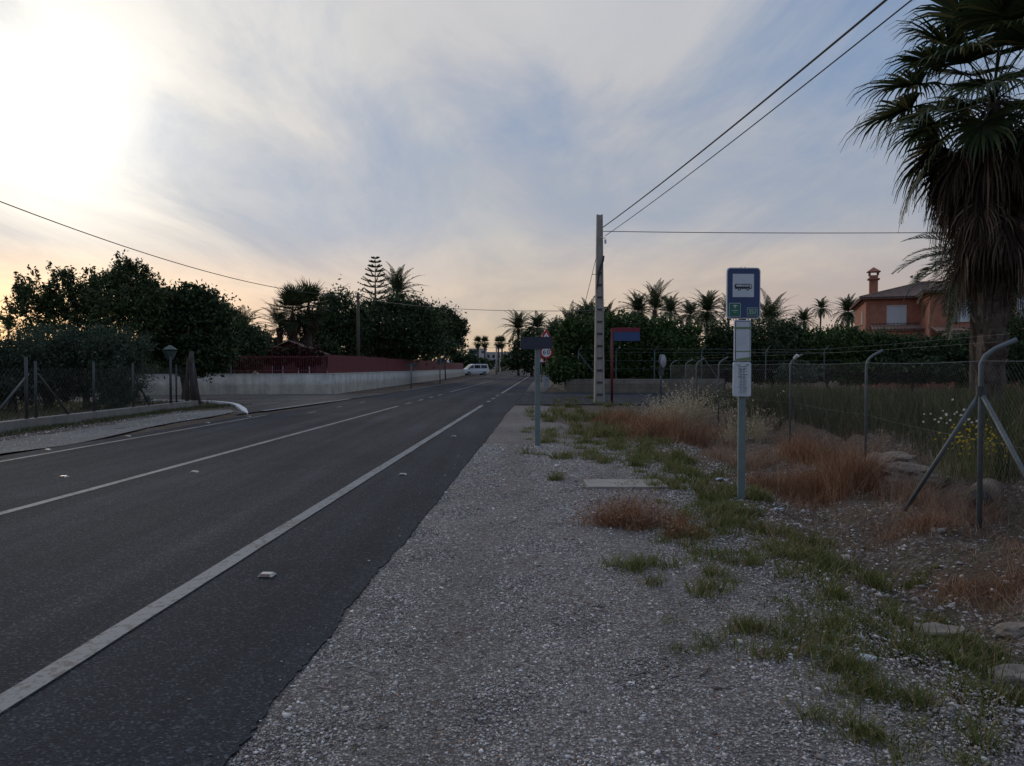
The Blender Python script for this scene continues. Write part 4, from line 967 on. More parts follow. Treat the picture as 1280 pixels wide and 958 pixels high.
def tree(name, label, x, y, blobs, n, leaf, mat, th=2, tr=.2, spray=0, fill=.35, elong=2.2, group=None, seed=0, cat='tree'):
    t = thing(name, label, cat, (x, y, -.05), 0, group)
    trunk_mb(th, tr, 5, random.Random(seed)).build('trunk', 'bark', t, True)
    crown('crown', t, blobs, n, leaf, mat, spray, fill, elong); return t
def px2x(px, Y): return (px-640)/960*Y
def z_at(py, Y): return CAMZ+(HY-py)/960*Y
def tree_px(name, label, pxc, Y, blist, n, leaf, mat, **kw):
    """blobs given in pixels (px, py, rx, ry) at the depth Y, depth radius ~ rx"""
    s_ = Y/960; x = px2x(pxc, Y)
    bl = [((b_[0]-pxc)*s_, RNG.uniform(-.3,.3)*b_[2]*s_, z_at(b_[1], Y)+.05, b_[2]*s_, b_[2]*s_*.8, b_[3]*s_) for b_ in blist]
    return tree(name, label, x, Y, bl, n, leaf, mat, **kw)
g1 = 'olive trees behind the left fence'
OL = [(-30,452,45,38,27),(15,455,38,36,26.5),(62,448,36,36,28),(108,446,34,36,28.5),(150,450,34,42,27.8),(-85,450,50,40,25)]
ol_lab = ['olive tree cut by the left edge of the frame','olive bush right behind the double braced post','olive bush between the double post and the slim post','olive bush behind the slim fence post','rightmost olive tree with branches reaching the ground','olive tree outside the left edge of the frame']
for i, (px, py, rx, ry, Y) in enumerate(OL):
    bl = [(px,py,rx,ry*.85),(px-rx*.4,py-ry*.3,rx*.6,ry*.6),(px+rx*.4,py-ry*.35,rx*.6,ry*.6),(px,py+ry*.55,rx*.8,ry*.55),(px-rx*.3,py+ry*1.15,rx*.75,ry*.38),(px+rx*.4,py+ry*1.05,rx*.5,ry*.35)]
    tree_px('olive_tree', ol_lab[i], px, Y, bl, 19000, .055, 'olive_leaf', th=1.0, tr=.14, group=g1, seed=i, elong=3.2, spray=.15)
tree_px('leafy_tree', 'loose feathery tree at the far left with the sunset behind it', 60, 33, [(60,402,38,30),(42,378,22,20),(22,352,5,10),(38,350,5,14),(48,346,4,14),(72,348,5,16),(90,352,5,14),(25,385,10,16),(78,372,20,26),(52,362,14,18),(30,365,10,18),(85,362,8,20),(66,360,8,22),(100,395,22,30)], 9500, .085, 'light_leaf', th=2.5, spray=.35, fill=.3, seed=11, elong=2.6)
tree_px('leafy_tree', 'tallest leafy tree with upright feathery shoots on the left', 155, 34, [(150,395,48,40),(125,372,26,28),(160,362,26,30),(185,380,24,30),(150,345,13,22),(163,346,9,20),(177,350,8,18),(120,358,9,20),(190,355,6,14),(140,350,6,16),(150,332,6,14),(163,332,5,12),(172,340,5,12),(181,345,5,12),(118,348,5,14),(108,356,5,14),(197,352,7,7)], 22000, .085, 'light_leaf', th=2.5, spray=.22, seed=12, elong=2.6)
def shoots(t, Y, lst, n=70, leaf=.085):
    x0 = t.location.x; tw = MB(); C_ = []
    for px, py0, dx, py1 in lst:
        a = Vector((px2x(px,Y)-x0, random.uniform(-.5,.5), z_at(py0,Y)+.05)); b_ = Vector((px2x(px+dx,Y)-x0, a.y+random.uniform(-.2,.2), z_at(py1,Y)+.05))
        m_ = a.lerp(b_, .5)+Vector((random.uniform(-.08,.08),0,0)); tw.tube([a, m_, b_], [.025,.015,.005], 4)
        for i in range(n):
            q = random.random()**.8; c = (a.lerp(m_, q*2) if q < .5 else m_.lerp(b_, q*2-1)); C_.append(c+Vector(RNG.normal(0, .09*(1.25-q), 3)))
    tw.build('shoot_stems', 'bark', t)
    c = np.array([tuple(v) for v in C_]); k = len(c); dr = RNG.normal(0,1,(k,3)); dr[:,2] = np.abs(dr[:,2])*.6; dr /= np.linalg.norm(dr,axis=1)[:,None]
    sd = np.cross(dr, RNG.normal(0,1,(k,3))); sd /= np.linalg.norm(sd,axis=1)[:,None]; L = RNG.uniform(.6,1.3,k)[:,None]*leaf; W = L/3
    o_ = np.arange(k)*4; bulk('shoot_leaves', np.stack([c-dr*L,c-sd*W,c+dr*L,c+sd*W],1).reshape(-1,3), np.stack([o_,o_+1,o_+2,o_+3],1), 'light_leaf', t)
def rs(px0, px1, top, n_): return [(p, top(p)+22+random.uniform(-3,6), random.uniform(-7,7), top(p)+random.uniform(-6,8)) for p in np.linspace(px0, px1, n_)]
shoots(bpy.data.objects['leafy_tree'], 33, rs(17, 102, lambda p: 356+10*math.sin(p*.35)+(8 if p < 30 else 0), 17)+[(30,395,-12,380),(26,410,-12,402),(24,385,-6,362)])
shoots(bpy.data.objects['leafy_tree.001'], 34, rs(104, 200, lambda p: 341+20*abs((p-158)/45)**1.4+5*math.sin(p*.6), 20))
tree_px('dense_tree', 'dense round dark tree left of the first date palm', 232, 36, [(225,410,48,42),(205,385,28,26),(240,380,28,22),(262,388,22,24),(240,440,45,28),(268,425,24,35)], 26000, .1, 'dark_leaf', th=2, seed=13)
tree_px('dense_tree', 'dark tree with scattered gaps above the left white wall', 275, 46, [(275,415,36,36),(290,440,36,28),(255,445,36,24),(225,450,40,20),(190,450,30,24),(308,436,22,24)], 22000, .12, 'dark_leaf', th=1.5, seed=14)
# leaning dark trunk at the junction
plain('dark_bark', (.045,.036,.03), .9, 0, .4, 9, .6)
t = thing('old_trunk', 'thick dark leaning tree trunk at the left corner of the fence', 'tree trunk', (px2x(242,31.5), 31.5, 0))
mb = MB(); mb.tube([(.12,0,-.1),(.04,0,.5),(-.03,0,1.2),(-.1,0,1.7),(-.12,.1,2.15)], [.2,.17,.15,.13,.09], 9); mb.build('trunk', 'dark_bark', t, True)
mb = MB(); mb.tube([(-.22,-.1,-.1),(-.25,-.05,.8),(-.22,0,1.9)], [.09,.08,.06], 7); mb.build('side_stem', 'dark_bark', t, True)
# big round trees
def lob(px, py, rx, ry, k, rr_):
    out = [(px,py,rx,ry)]
    for i in range(k):
        a_ = rr_.uniform(-.2, math.pi+.2); out.append((px+math.cos(a_)*rx*.8, py-math.sin(a_)*ry*.8, rx*rr_.uniform(.22,.36), ry*rr_.uniform(.22,.36)))
    return out
rr_ = random.Random(4)
tree_px('round_tree', 'dark round tree with gaps behind the wooden pole', 428, 66, lob(425,412,34,42,9,rr_)+[(400,430,20,25)], 20000, .14, 'dark_leaf', th=2.5, tr=.3, seed=21)
tree_px('round_tree', 'broad dark domed tree under the big palm crown', 495, 70, lob(492,412,56,38,12,rr_)+[(500,431,56,15)], 34000, .14, 'dark_leaf', th=2.5, tr=.3, seed=22)
tree_px('round_tree', 'dark round tree at the right end of the red fence', 553, 108, lob(548,414,29,28,10,rr_)+[(572,413,12,13),(560,430,20,12)], 20000, .19, 'dark_leaf', th=2.5, tr=.3, seed=23)
tree_px('round_tree', 'small dark shrub tree behind the white van', 585, 160, [(580,452,18,12),(600,457,14,8),(567,448,12,10)], 3500, .3, 'dark_leaf', th=1, seed=24)
# hedge beyond the right side road
hb = [('tall bright green hedge bush right of the leftmost braced post',715,47.5,[(722,442,26,38),(705,440,12,32),(745,432,24,36),(715,415,14,14)],'hedge_leaf'),
 ('green hedge bush behind the blue street sign',775,48,[(775,435,32,38),(762,415,20,18),(798,420,20,22)],'hedge_leaf'),
 ('dark green bush right of the blue street sign',830,49,[(835,438,38,32),(815,418,22,20),(855,422,22,20)],'hedge_leaf'),
 ('dark bush left of the bus stop sign with a narrow sky gap',905,50,[(905,438,24,30),(900,425,16,16),(880,446,20,24)],'dark_leaf'),
 ('dark wide bush right of the bus stop sign',965,50,[(960,435,44,32),(990,432,28,26),(930,428,20,20)],'dark_leaf'),
 ('dark low hedge bush below the two thin palms',1035,49,[(1030,442,34,26),(1055,436,26,26),(1010,440,20,22)],'hedge_leaf'),
 ('leafy bush in front of the left corner of the brick house',1075,47,[(1078,443,26,26),(1060,425,12,16),(1095,440,24,22)],'hedge_leaf'),
 ('dark hedge bush below the porch of the brick house',1140,46,[(1140,446,40,23),(1115,442,24,20),(1175,444,30,22)],'dark_leaf'),
 ('dark hedge bush right of the big fan palm trunk',1225,46,[(1225,444,40,26),(1270,430,36,40),(1200,444,26,22)],'dark_leaf')]
for i, (lb, px, Y, bl, mt) in enumerate(hb):
    n = sum(b_[2] for b_ in bl)*220
    tree_px('hedge_bush', lb, px, Y, bl+[(px, 462, bl[0][2]*1.1, 15),(px-bl[0][2]*.6, 466, bl[0][2]*.7, 12),(px+bl[0][2]*.6, 466, bl[0][2]*.7, 12)], int(n*1.25), .11, mt, th=.8, tr=.08, group='bushes along the far side of the right side road', seed=30+i, cat='bush', fill=.3)
# lower field shrubs
tree_px('field_shrub', 'low grey green shrub in the field right of the bus stop', 1000, 38, [(1000,465,24,12),(985,468,14,10)], 2200, .09, 'olive_leaf', th=.3, tr=.04, seed=50, cat='shrub')
# further row behind central palms
tree_px('round_tree', 'dark undergrowth tree below the two central date palms', 665, 118, [(660,445,24,20),(685,448,18,18),(645,450,14,12),(665,425,14,14)], 9000, .22, 'dark_leaf', th=2, seed=61)
tree_px('round_tree', 'dark tree left of the concrete pole behind the palms', 705, 75, [(700,432,16,26),(715,415,16,16),(735,410,22,22)], 9000, .15, 'dark_leaf', th=2, seed=62)
t = tree_px('conifer', 'bluish green conifer before the far pale building', 591, 200, [(591,450,8,9),(591,444,5,7),(591,456,11,7)], 1800, .3, 'olive_leaf', th=2, seed=63)
tree_px('round_tree', 'dark low bush left of the slim pale pole far away', 608, 190, [(606,456,9,6),(600,458,10,5),(617,456,8,6),(634,455,10,8)], 2200, .3, 'dark_leaf', th=1, seed=64)
# bougainvillea
tree_px('bougainvillea', 'crimson flowering bush left of the hidden red cottage', 322, 48, [(325,438,18,14),(310,444,12,12),(350,446,18,12),(365,440,10,10)], 7200, .09, 'bougainvillea_leaf', th=1, tr=.08, seed=71, cat='bush', elong=1.6)
tree_px('bougainvillea', 'crimson flowering bush right of the fan palms', 392, 48, [(392,444,12,12),(380,450,14,9)], 3200, .09, 'bougainvillea_leaf', th=1, tr=.08, seed=72, cat='bush', elong=1.6)
tree_px('dense_tree', 'dark bush filling the garden below the fan palms', 360, 60, [(350,448,34,20),(385,438,28,22),(330,430,22,22),(408,445,18,20)], 12000, .14, 'dark_leaf', th=1, tr=.1, seed=73)

# ------------------------------------------------------------------ palms
def pinnate_mesh(seed, nf, L, leaflets=26, ll=.42, lw=.028, up=(-35,82)):
    rr_ = random.Random(seed); V_ = []; F_ = []
    for f in range(nf):
        az = f*2.39996+rr_.uniform(-.2,.2); e0 = R(up[0]+(up[1]-up[0])*((f+.5)/nf)**.8+rr_.uniform(-6,6)); Lf = L*rr_.uniform(.85,1.1)
        pts = []; p = Vector((0,0,0)); e = e0; n = 12; da = Vector((math.cos(az), math.sin(az), 0)); side = Vector((-math.sin(az), math.cos(az), 0))
        for i in range(n+1):
            pts.append(p.copy()); p = p+(da*math.cos(e)+Vector((0,0,math.sin(e))))*Lf/n; e -= R(2.2+6.0*(i/n))*(1.0 if e > R(-75) else 0)
        # rachis
        for i in range(n):
            w = .03*(1-i/n)+.008; k = len(V_); V_ += [pts[i]-side*w, pts[i]+side*w, pts[i+1]+side*w*.85, pts[i+1]-side*w*.85]; F_.append((k,k+1,k+2,k+3))
        for i in range(leaflets):
            t_ = .12+.88*i/leaflets; q = t_*n; i0 = min(n-1, int(q)); c = pts[i0].lerp(pts[i0+1], q-i0); d = (pts[i0+1]-pts[i0]).normalized(); upv = side.cross(d)*-1
            if upv.z < 0: upv = -upv
            l_ = ll*math.sin(math.pi*min(1, .18+.82*t_)**.8)*rr_.uniform(.85,1.15)+.06
            for s_ in (-1, 1):
                dirv = (side*s_*1.0+d*(.55+.5*t_)+upv*rr_.uniform(.15,.45)).normalized(); k = len(V_); wv = d*lw*.5*(1+.4*rr_.random())
                mid = c+dirv*l_*.55; tip = c+dirv*l_+Vector((0,0,-.12*l_))
                V_ += [c-wv*.6, c+wv*.6, mid+wv, mid-wv, tip]; F_ += [(k,k+1,k+2,k+3)]; F_ += [(k+3,k+2,k+4,k+4)]
    return V_, F_
def build_polys(name, V_, F_, mat, parent):
    me = bpy.data.meshes.new(name); me.from_pydata([tuple(v) for v in V_], [], [tuple(dict.fromkeys(f)) for f in F_]); me.materials.append(MATS[mat]); me.update()
    o = bpy.data.objects.new(name, me); COL.objects.link(o); o.parent = parent; return o
def palm_trunk(h, r0, r1, rr_, lean=0, n=14, bulge=1.5):
    mb = MB(); pts = []; rs = []
    for i in range(n+1):
        t_ = i/n; pts.append((lean*t_*t_, 0, h*t_)); rs.append((r0+(r1-r0)*t_)*(1.06 if i % 2 else .94)*(1.15 if i == 0 else 1)*(1+(bulge-1)*max(0, t_-.85)/.15))
    mb.tube(pts, rs, 9); return mb
def date_palm(label, x, y, h, L, seed, nf=50, leaflets=28, ll=.42, lw=.035, r=.2, rz=0, up=(-35,82), name='date_palm'):
    t = thing(name, label, 'palm tree', (x, y, -.05), rz); 
    palm_trunk(h, r*1.15, r, random.Random(seed)).build('trunk', 'palm_bark', t, True)
    V_, F_ = pinnate_mesh(seed, nf, L, leaflets, ll, lw, up); V_ = [v+Vector((0,0,h)) for v in V_]
    build_polys('crown', V_, F_, 'palm_leaf', t); return t
def zc_(py, Y): return z_at(py, Y)+.05
DP = date_palm('tall date palm left of the two above the road end', px2x(648,125), 125, zc_(412,125), 3.9, 1, lw=.11, leaflets=22, ll=.6)
def variant(seed, nf, up, L, ll):
    rr_ = random.Random(seed); h0 = zc_(412,125)
    V_, F_ = pinnate_mesh(seed, nf, L, 24, ll, .11, up); me = bpy.data.meshes.new('crown'); me.from_pydata([tuple(v+Vector((0,0,h0))) for v in V_], [], [tuple(dict.fromkeys(f)) for f in F_]); me.materials.append(MATS['palm_leaf']); return me
VAR = [None, variant(31, 38, (-55,80), 3.6, .75), variant(32, 66, (-70,85), 3.9, .55), variant(33, 30, (-20,88), 4.4, .6)]
KDP = [0]
def dp(label, px, py, Y, sc=1.0, rz=0.):
    h0 = zc_(412,125); h = zc_(py+6, Y)
    KDP[0] += 1; sc *= .93; sc *= (1.0,.88,1.1,.95,1.06)[KDP[0] % 5]
    c = dup(DP, (px2x(px, Y), Y, -.05), rz, label, sc)
    # trunk stretched so the crown keeps its proportions
    for ch in c.children:
        if ch.name.startswith('trunk'): ch.scale = (1,1,h/(h0*sc)); 
        else:
            ch.location = (0,0,h/sc-h0)
            if VAR[KDP[0] % 4] is not None: ch.data = VAR[KDP[0] % 4]
    c.rotation_euler = (random.uniform(-.05,.05), random.uniform(-.06,.06), rz)
    return c
dp('date palm right of the tallest pair with a broad crown', 670, 404, 122, 1.1, 1.1)
dp('lower date palm just above the dark street name sign', 692, 416, 100, .85, 2.2)
dp('short date palm at the left end of the tall hedge', 712, 405, 85, .85, .4)
dp('date palm hiding left of the concrete pole', 738, 396, 80, .8, 3.1)
dp('date palm whose crown emerges right of the concrete pole', 760, 396, 80, .75, 5.1)
dp('left date palm of the dense pair above the blue sign', 796, 384, 92, .95, .9)
dp('right date palm of the dense pair above the blue sign', 816, 382, 90, .95, 2.9)
dp('dark date palm between the dense pair and the slim one', 838, 385, 98, .9, 4.2)
dp('slim small date palm left of the free standing one', 858, 388, 110, .8, 1.9)
dp('free standing date palm with a clear trunk left of the bus stop', 882, 384, 105, 1.05, .2)
dp('date palm half hidden behind the bus stop sign', 912, 388, 100, .9, 3.7)
date_palm('broad spiky palm right of the bus stop sign', px2x(962,68), 68, zc_(405,68), 3.4, 9, nf=34, up=(-5,82), ll=.5, lw=.06)
dp('small palm left of the thin distant one', 1006, 396, 125, .75, 1.3)
dp('thin distant palm with a bare trunk near the house', 1022, 380, 130, .72, 4.4)
dp('palm peeping out behind the left roof edge of the house', 1062, 384, 110, .8, 4.0)
date_palm('date palm with arching fronds left of the fan palms', px2x(303,56), 56, zc_(412,56), 2.6, 12, nf=34, ll=.42, lw=.05, up=(-30,75))
date_palm('date palm with long fronds against the glow', px2x(350,58), 58, zc_(410,58), 2.7, 13, nf=26, ll=.4, lw=.05, up=(-25,80))
date_palm('large palm crown rising behind the broad domed tree', px2x(497,84), 84, zc_(368,84), 3.6, 14, nf=34, ll=.6, lw=.08, up=(-15,85))
dp('tiny palm in the yellow glow at the left edge', 9, 408, 95, .55, .5)
dp('short palm tuft right of the broad domed tree', 557, 392, 90, .45, 1.5)

# fan palms
def fan_frond(V_, F_, az, e0, Lp, Rb, rr_, nseg=34, droop=1.0, wseg=.045, spreadang=125, drop_p=.9, origin=Vector((0,0,0)), sub=4, rachis=True):
    da = Vector((math.cos(az), math.sin(az), 0)); side = Vector((-math.sin(az), math.cos(az), 0)); p = origin.copy(); e = e0; pts = [p.copy()]; n = 6
    for i in range(n):
        p = p+(da*math.cos(e)+Vector((0,0,math.sin(e))))*Lp/n; pts.append(p.copy()); e -= R(5*drop_p)
    if rachis:
        for i in range(n):
            w = .022*(1-.4*i/n); k = len(V_); up_ = Vector((0,0,.012)); V_ += [pts[i]-side*w, pts[i]+side*w, pts[i+1]+side*w*.95, pts[i+1]-side*w*.95, pts[i]+up_*2, pts[i+1]+up_*2]; F_ += [(k,k+1,k+2,k+3),(k,k+4,k+5,k+3),(k+1,k+2,k+5,k+4)]
    d = (da*math.cos(e)+Vector((0,0,math.sin(e)))).normalized(); up_ = d.cross(side)*-1
    if up_.z < 0: up_ = -up_
    base = pts[-1]
    # costa: blade is centred on a curved midrib
    for j in range(nseg):
        u = j/(nseg-1)*2-1; a_ = u*R(spreadang); q = base + d*Rb*.18*(1-abs(u))
        dirv = (d*math.cos(a_)+side*math.sin(a_)+up_*(.30*abs(u)+rr_.uniform(-.05,.05))).normalized()
        l_ = Rb*(1-.25*abs(u)**2)*rr_.uniform(.8,1.12); tw = (dirv.cross(up_)).normalized(); c = q.copy(); dd = dirv.copy(); last = None
        for i in range(sub+1):
            t_ = i/sub; w = wseg*(.25+1.5*t_ if t_ < .45 else .935*(1-t_)/.55)*.5+.002; fold = up_*(.012 if j % 2 else -.012)*(1 if t_ < .5 else .3)
            a0 = len(V_); V_ += [c-tw*w+fold, c+tw*w-fold]
            if last is not None: F_.append((last, last+1, a0+1, a0))
            last = a0; g_ = droop*(.0 if t_ < .3 else (t_-.3)*1.6)*rr_.uniform(.7,1.3)
            dd = (dd+Vector((0,0,-1))*g_).normalized(); c = c+dd*l_/sub
def fan_palm(label, x, y, h, seed, nf, Lp, Rb, r, dead_n, nseg=34, up=(-40,85), skirt=1.8, wseg=.05, detail=True, rz=0, name='fan_palm'):
    rr_ = random.Random(seed); t = thing(name, label, 'palm tree', (x, y, -.05), rz)
    mb = palm_trunk(h-.15, r*1.25, r, rr_, 0, 24, .45)
    if detail:   # old frond stubs round the trunk
        for i in range(150):
            z = rr_.uniform(.25, h-.6); a_ = i*2.4; R_ = r*(1.3-.3*z/h); c = Vector((math.cos(a_)*R_*.9, math.sin(a_)*R_*.9, z)); o_ = Vector((math.cos(a_),math.sin(a_),0)); s_ = Vector((-o_.y,o_.x,0)); w = rr_.uniform(.04,.085); L = rr_.uniform(.12,.26)
            tip = c+o_*rr_.uniform(.05,.13)+Vector((0,0,L)); mb.add([c-s_*w, c+s_*w, tip+s_*w*.4, tip-s_*w*.4, c+o_*.05, tip+o_*.03], [(0,1,2,3),(0,4,5,3),(1,2,5,4),(0,1,4),(3,5,2)])
    mb.build('trunk', 'palm_bark', t, False)
    V_, F_ = [], []; O = Vector((0,0,h))
    for f in range(nf):
        q = (f+.5)/nf; e0 = R(up[0]+(up[1]-up[0])*q**.75+rr_.uniform(-7,7)); fan_frond(V_, F_, f*2.39996+rr_.uniform(-.25,.25), e0, Lp*rr_.uniform(.8,1.15), Rb*rr_.uniform(.85,1.12), rr_, nseg, (.75+.5*(1-q)) if detail else .3, wseg, 115, 1.0 if detail else .3, O-Vector((0,0,.35*(1-q))), 5 if detail else 3)
    build_polys('crown', V_, F_, 'fan_leaf', t)
    if dead_n:
        V_, F_ = [], []
        for f in range(dead_n):
            q = f/dead_n; z = h-.1-skirt*q; a_ = f*2.39996; e0 = R(-5-50*rr_.random()-15*q)
            fan_frond(V_, F_, a_, e0, Lp*rr_.uniform(.45,.78)*(1-.4*q), Rb*rr_.uniform(.75,1.1), rr_, max(10, nseg//2), 1.9, wseg*(.5 if detail else .85), 60, 1.9, Vector((math.cos(a_)*r*.7, math.sin(a_)*r*.7, z)), 5 if detail else 3)
        build_polys('dead_fronds', V_, F_, 'dead_leaf', t)
    return t
YB = 14.2
fan_palm('tall fan palm with a shaggy skirt of dead fronds at the right', px2x(1238,YB), YB, z_at(118,YB)+.05, 5, 35, 1.25, 1.18, .2, 150, 44, (-45,84), 2.4, .068, True, .6)
fan_palm('left fan palm of the close pair behind the white wall', px2x(366,56), 56, zc_(388,56), 6, 44, .9, 1.0, .25, 30, 18, (-50,88), 1.2, .1, False)
fan_palm('right fan palm of the close pair behind the white wall', px2x(386,58), 58, zc_(382,58), 7, 44, .9, 1.05, .25, 30, 18, (-50,88), 1.2, .1, False, 1)
F0 = fan_palm('slender fan palm furthest left above the far pale building', px2x(597.5,215), 215, zc_(428,215), 8, 36, .8, 1.1, .22, 14, 12, (-60,88), .6, .2, False)
for px, Y, lb in ((606,212,'slender fan palm second from left above the far building'),(623,205,'slender fan palm right of the slim pale pole'),(627.5,216,'slender fan palm rightmost of the four far ones')):
    dup(F0, (px2x(px,Y), Y, -.05), px, lb, Y/215)
# darker feather palm at the right edge behind the fan palm
date_palm('dark feather palm with drooping fronds behind the fan palm', px2x(1222,17.5), 17.5, zc_(322,17.5), 2.0, 15, nf=50, leaflets=40, ll=.4, lw=.028, r=.16, up=(-65,45))

# Norfolk pine
def norfolk(label, px, ptop, Y):
    H = zc_(ptop, Y); t = thing('norfolk_pine', label, 'tree', (px2x(px,Y), Y, -.05)); rr_ = random.Random(3)
    mb = MB(); mb.tube([(0,0,0),(0,0,H*.5),(0,0,H)], [.22,.14,.015], 8); mb.build('trunk', 'bark', t, True)
    mb = MB(); z = H-.15; k = 0
    while z > H*.42:
        L = min(2.5, .25+(H-z)*.42)
        for i in range(7):
            a_ = i*2*math.pi/7+k*.45+rr_.uniform(-.12,.12); n = 7; L0 = L; L = L0*rr_.uniform(.7,1.12); pts = [(math.cos(a_)*L*j/n, math.sin(a_)*L*j/n, z-.06*L+.5*L*(j/n)**2*.55+.02) for j in range(n+1)]
            mb.tube(pts, [.035]*n+[.01], 4)
            for j in range(2, n+1):     # short upright sprays
                c = Vector(pts[j]); o_ = Vector((-math.sin(a_), math.cos(a_), 0)); w = .13*(1.2-.5*j/n)
                for s_ in (-1,1): mb.add([c, c+o_*s_*w+Vector((math.cos(a_)*.1, math.sin(a_)*.1, .10)), c+o_*s_*w*.9+Vector((math.cos(a_)*.2, math.sin(a_)*.2, .02)), c+Vector((math.cos(a_)*.12, math.sin(a_)*.12, -.05))], [(0,1,2,3)])
                mb.add([c+Vector((0,0,-.06)), c+Vector((math.cos(a_)*.1, math.sin(a_)*.1, .12)), c+Vector((math.cos(a_)*.22, math.sin(a_)*.22, .06))], [(0,1,2)])
            L = L0
        z -= .4+.03*k+rr_.uniform(-.05,.05); k += 1
    mb.build('crown', 'dark_leaf', t)
norfolk('tiered norfolk pine rising left of the big palm crown', 469.5, 322, 80)

# ------------------------------------------------------------------ brick house (right)
Hs = thing('brick_house', 'two storey orange brick house with tiled hip roof', 'house', (27.6, 60, 0), R(-20))
EZ = 6.85
def hbox(name, x0, x1, y0, y1, z0, z1, mat, par=Hs): mb = MB(); mb.box(x0,x1,y0,y1,z0,z1); return mb.build(name, mat, par)
wl_ = hbox('wall', 0, 14, 0, 11, -.1, EZ, 'red_brick'); hbox('wall', 3.8, 14.2, -4.1, -.003, -.1, EZ, 'red_brick')
hbox('eaves_band', -.12, 3.797, -.12, 0-.004, EZ-.22, EZ-.02, 'terracotta_trim'); hbox('eaves_band', 3.68, 14.3, -4.22, -4.104, EZ-.22, EZ-.02, 'terracotta_trim'); hbox('eaves_band', 3.68, 3.796, -4.1, -.13, EZ-.22, EZ-.02, 'terracotta_trim'); hbox('eaves_band', -.12, -.004, 0, 11, EZ-.22, EZ-.02, 'terracotta_trim')
def tile_roof(mb, A, B, C, D, rib=.22, th=.07):
    """quad eave A-B, ridge D-C; ribbed tiles running up the slope"""
    A, B, C, D = map(Vector, (A,B,C,D)); nrm = (B-A).cross(D-A).normalized()
    if nrm.z < 0: nrm = -nrm
    n = max(2, int((B-A).length/rib)); prevs = None
    for i in range(n*4+1):
        u = i/(n*4); e = A.lerp(B, u); r_ = D.lerp(C, u); h = abs(math.sin(u*n*math.pi))*th; row = [e+nrm*h, e.lerp(r_,.5)+nrm*h, r_+nrm*h]
        k = len(mb.v); mb.v.extend([tuple(p) for p in row])
        if prevs is not None:
            for j in range(2): mb.f.append((prevs+j, k+j, k+j+1, prevs+j+1)); mb.mi.append(0)
        prevs = k
    mb.add([A, B, B-nrm*.12, A-nrm*.12], [(0,1,2,3)]); mb.add([A-nrm*.12, B-nrm*.12, C-nrm*.12, D-nrm*.12], [(0,1,2,3)])
mb = MB(); e = .45; RZ = EZ+1.55
tile_roof(mb, (-e,-e,EZ), (3.8,-e,EZ), (5.0,5.5,RZ), (4.6,5.5,RZ)); tile_roof(mb, (-e,11+e,EZ), (-e,-e,EZ), (4.6,5.5,RZ), (4.601,5.5,RZ))
tile_roof(mb, (3.35,-4.55,EZ), (14.6,-4.55,EZ), (10,2.0,RZ+.0), (7.6,2.0,RZ)); tile_roof(mb, (3.35,-.4,EZ), (3.35,-4.55,EZ), (7.6,2.0,RZ), (7.0,5.5,RZ))
tile_roof(mb, (3.3,-.42,EZ+.01), (7,-.42,EZ+.9), (10,5.5,RZ), (4.9,5.5,RZ-.01)); tile_roof(mb, (14.6,-4.55,EZ), (14.6,11.4,EZ), (10,5.5,RZ), (10,2,RZ)); tile_roof(mb, (14.6,11.4,EZ), (-e,11.4,EZ), (4.6,5.5,RZ), (10,5.5,RZ))
rf_ = mb.build('roof', 'roof_tile', Hs)
mb = MB(); mb.tube([(4.6,5.5,RZ+.05),(7.6,5.4,RZ+.03),(10,5.4,RZ+.03)], .12, 6); mb.tube([(-e,-e,EZ+.06),(4.6,5.5,RZ+.06)], .1, 6); mb.tube([(3.35,-4.55,EZ+.06),(7.6,2.0,RZ+.06)], .1, 6); mb.tube([(7.6,2,RZ+.05),(10,2,RZ+.05)], .1, 6); mb.build('ridge_tiles', 'roof_tile', rf_)
ch = hbox('chimney', .35, .95, 1.2, 1.8, EZ, 8.75, 'red_brick', rf_)
mb = MB(); mb.box(.22,1.08,1.07,1.93,8.4,8.5); 
for a_, b_ in ((.3,1.15),(.9,1.15),(.3,1.73),(.9,1.73)): mb.box(a_,a_+.12,b_,b_+.12,8.75,9.02)
mb.add([(.15,1.0,9.02),(1.15,1.0,9.02),(1.15,2.0,9.02),(.15,2.0,9.02),(.65,1.5,9.42)], [(0,3,2,1),(0,1,4),(1,2,4),(2,3,4),(3,0,4)]); mb.build('chimney_cap', 'terracotta_trim', rf_)
mb = MB(); mb.tube([(4.3,5.4,RZ),(4.3,5.4,RZ+.95)], .025, 5); mb.tube([(3.85,5.4,RZ+.55),(4.75,5.4,RZ+.55)], .02, 5); mb.tube([(4.3,4.9,RZ+.4),(4.3,5.9,RZ+.4)], .02, 5)
mb.add([(3.7,5.4,RZ+.55),(3.95,5.4,RZ+.7),(3.95,5.4,RZ+.4)], [(0,1,2)]); mb.add([(3.7,5.43,RZ+.55),(3.95,5.43,RZ+.7),(3.95,5.43,RZ+.4)], [(0,2,1)]); mb.tube([(4.3,5.4,RZ+.05),(4.3,5.4,RZ+.2)], [.14,.05], 6); mb.build('weather_vane', 'dark_steel', rf_)
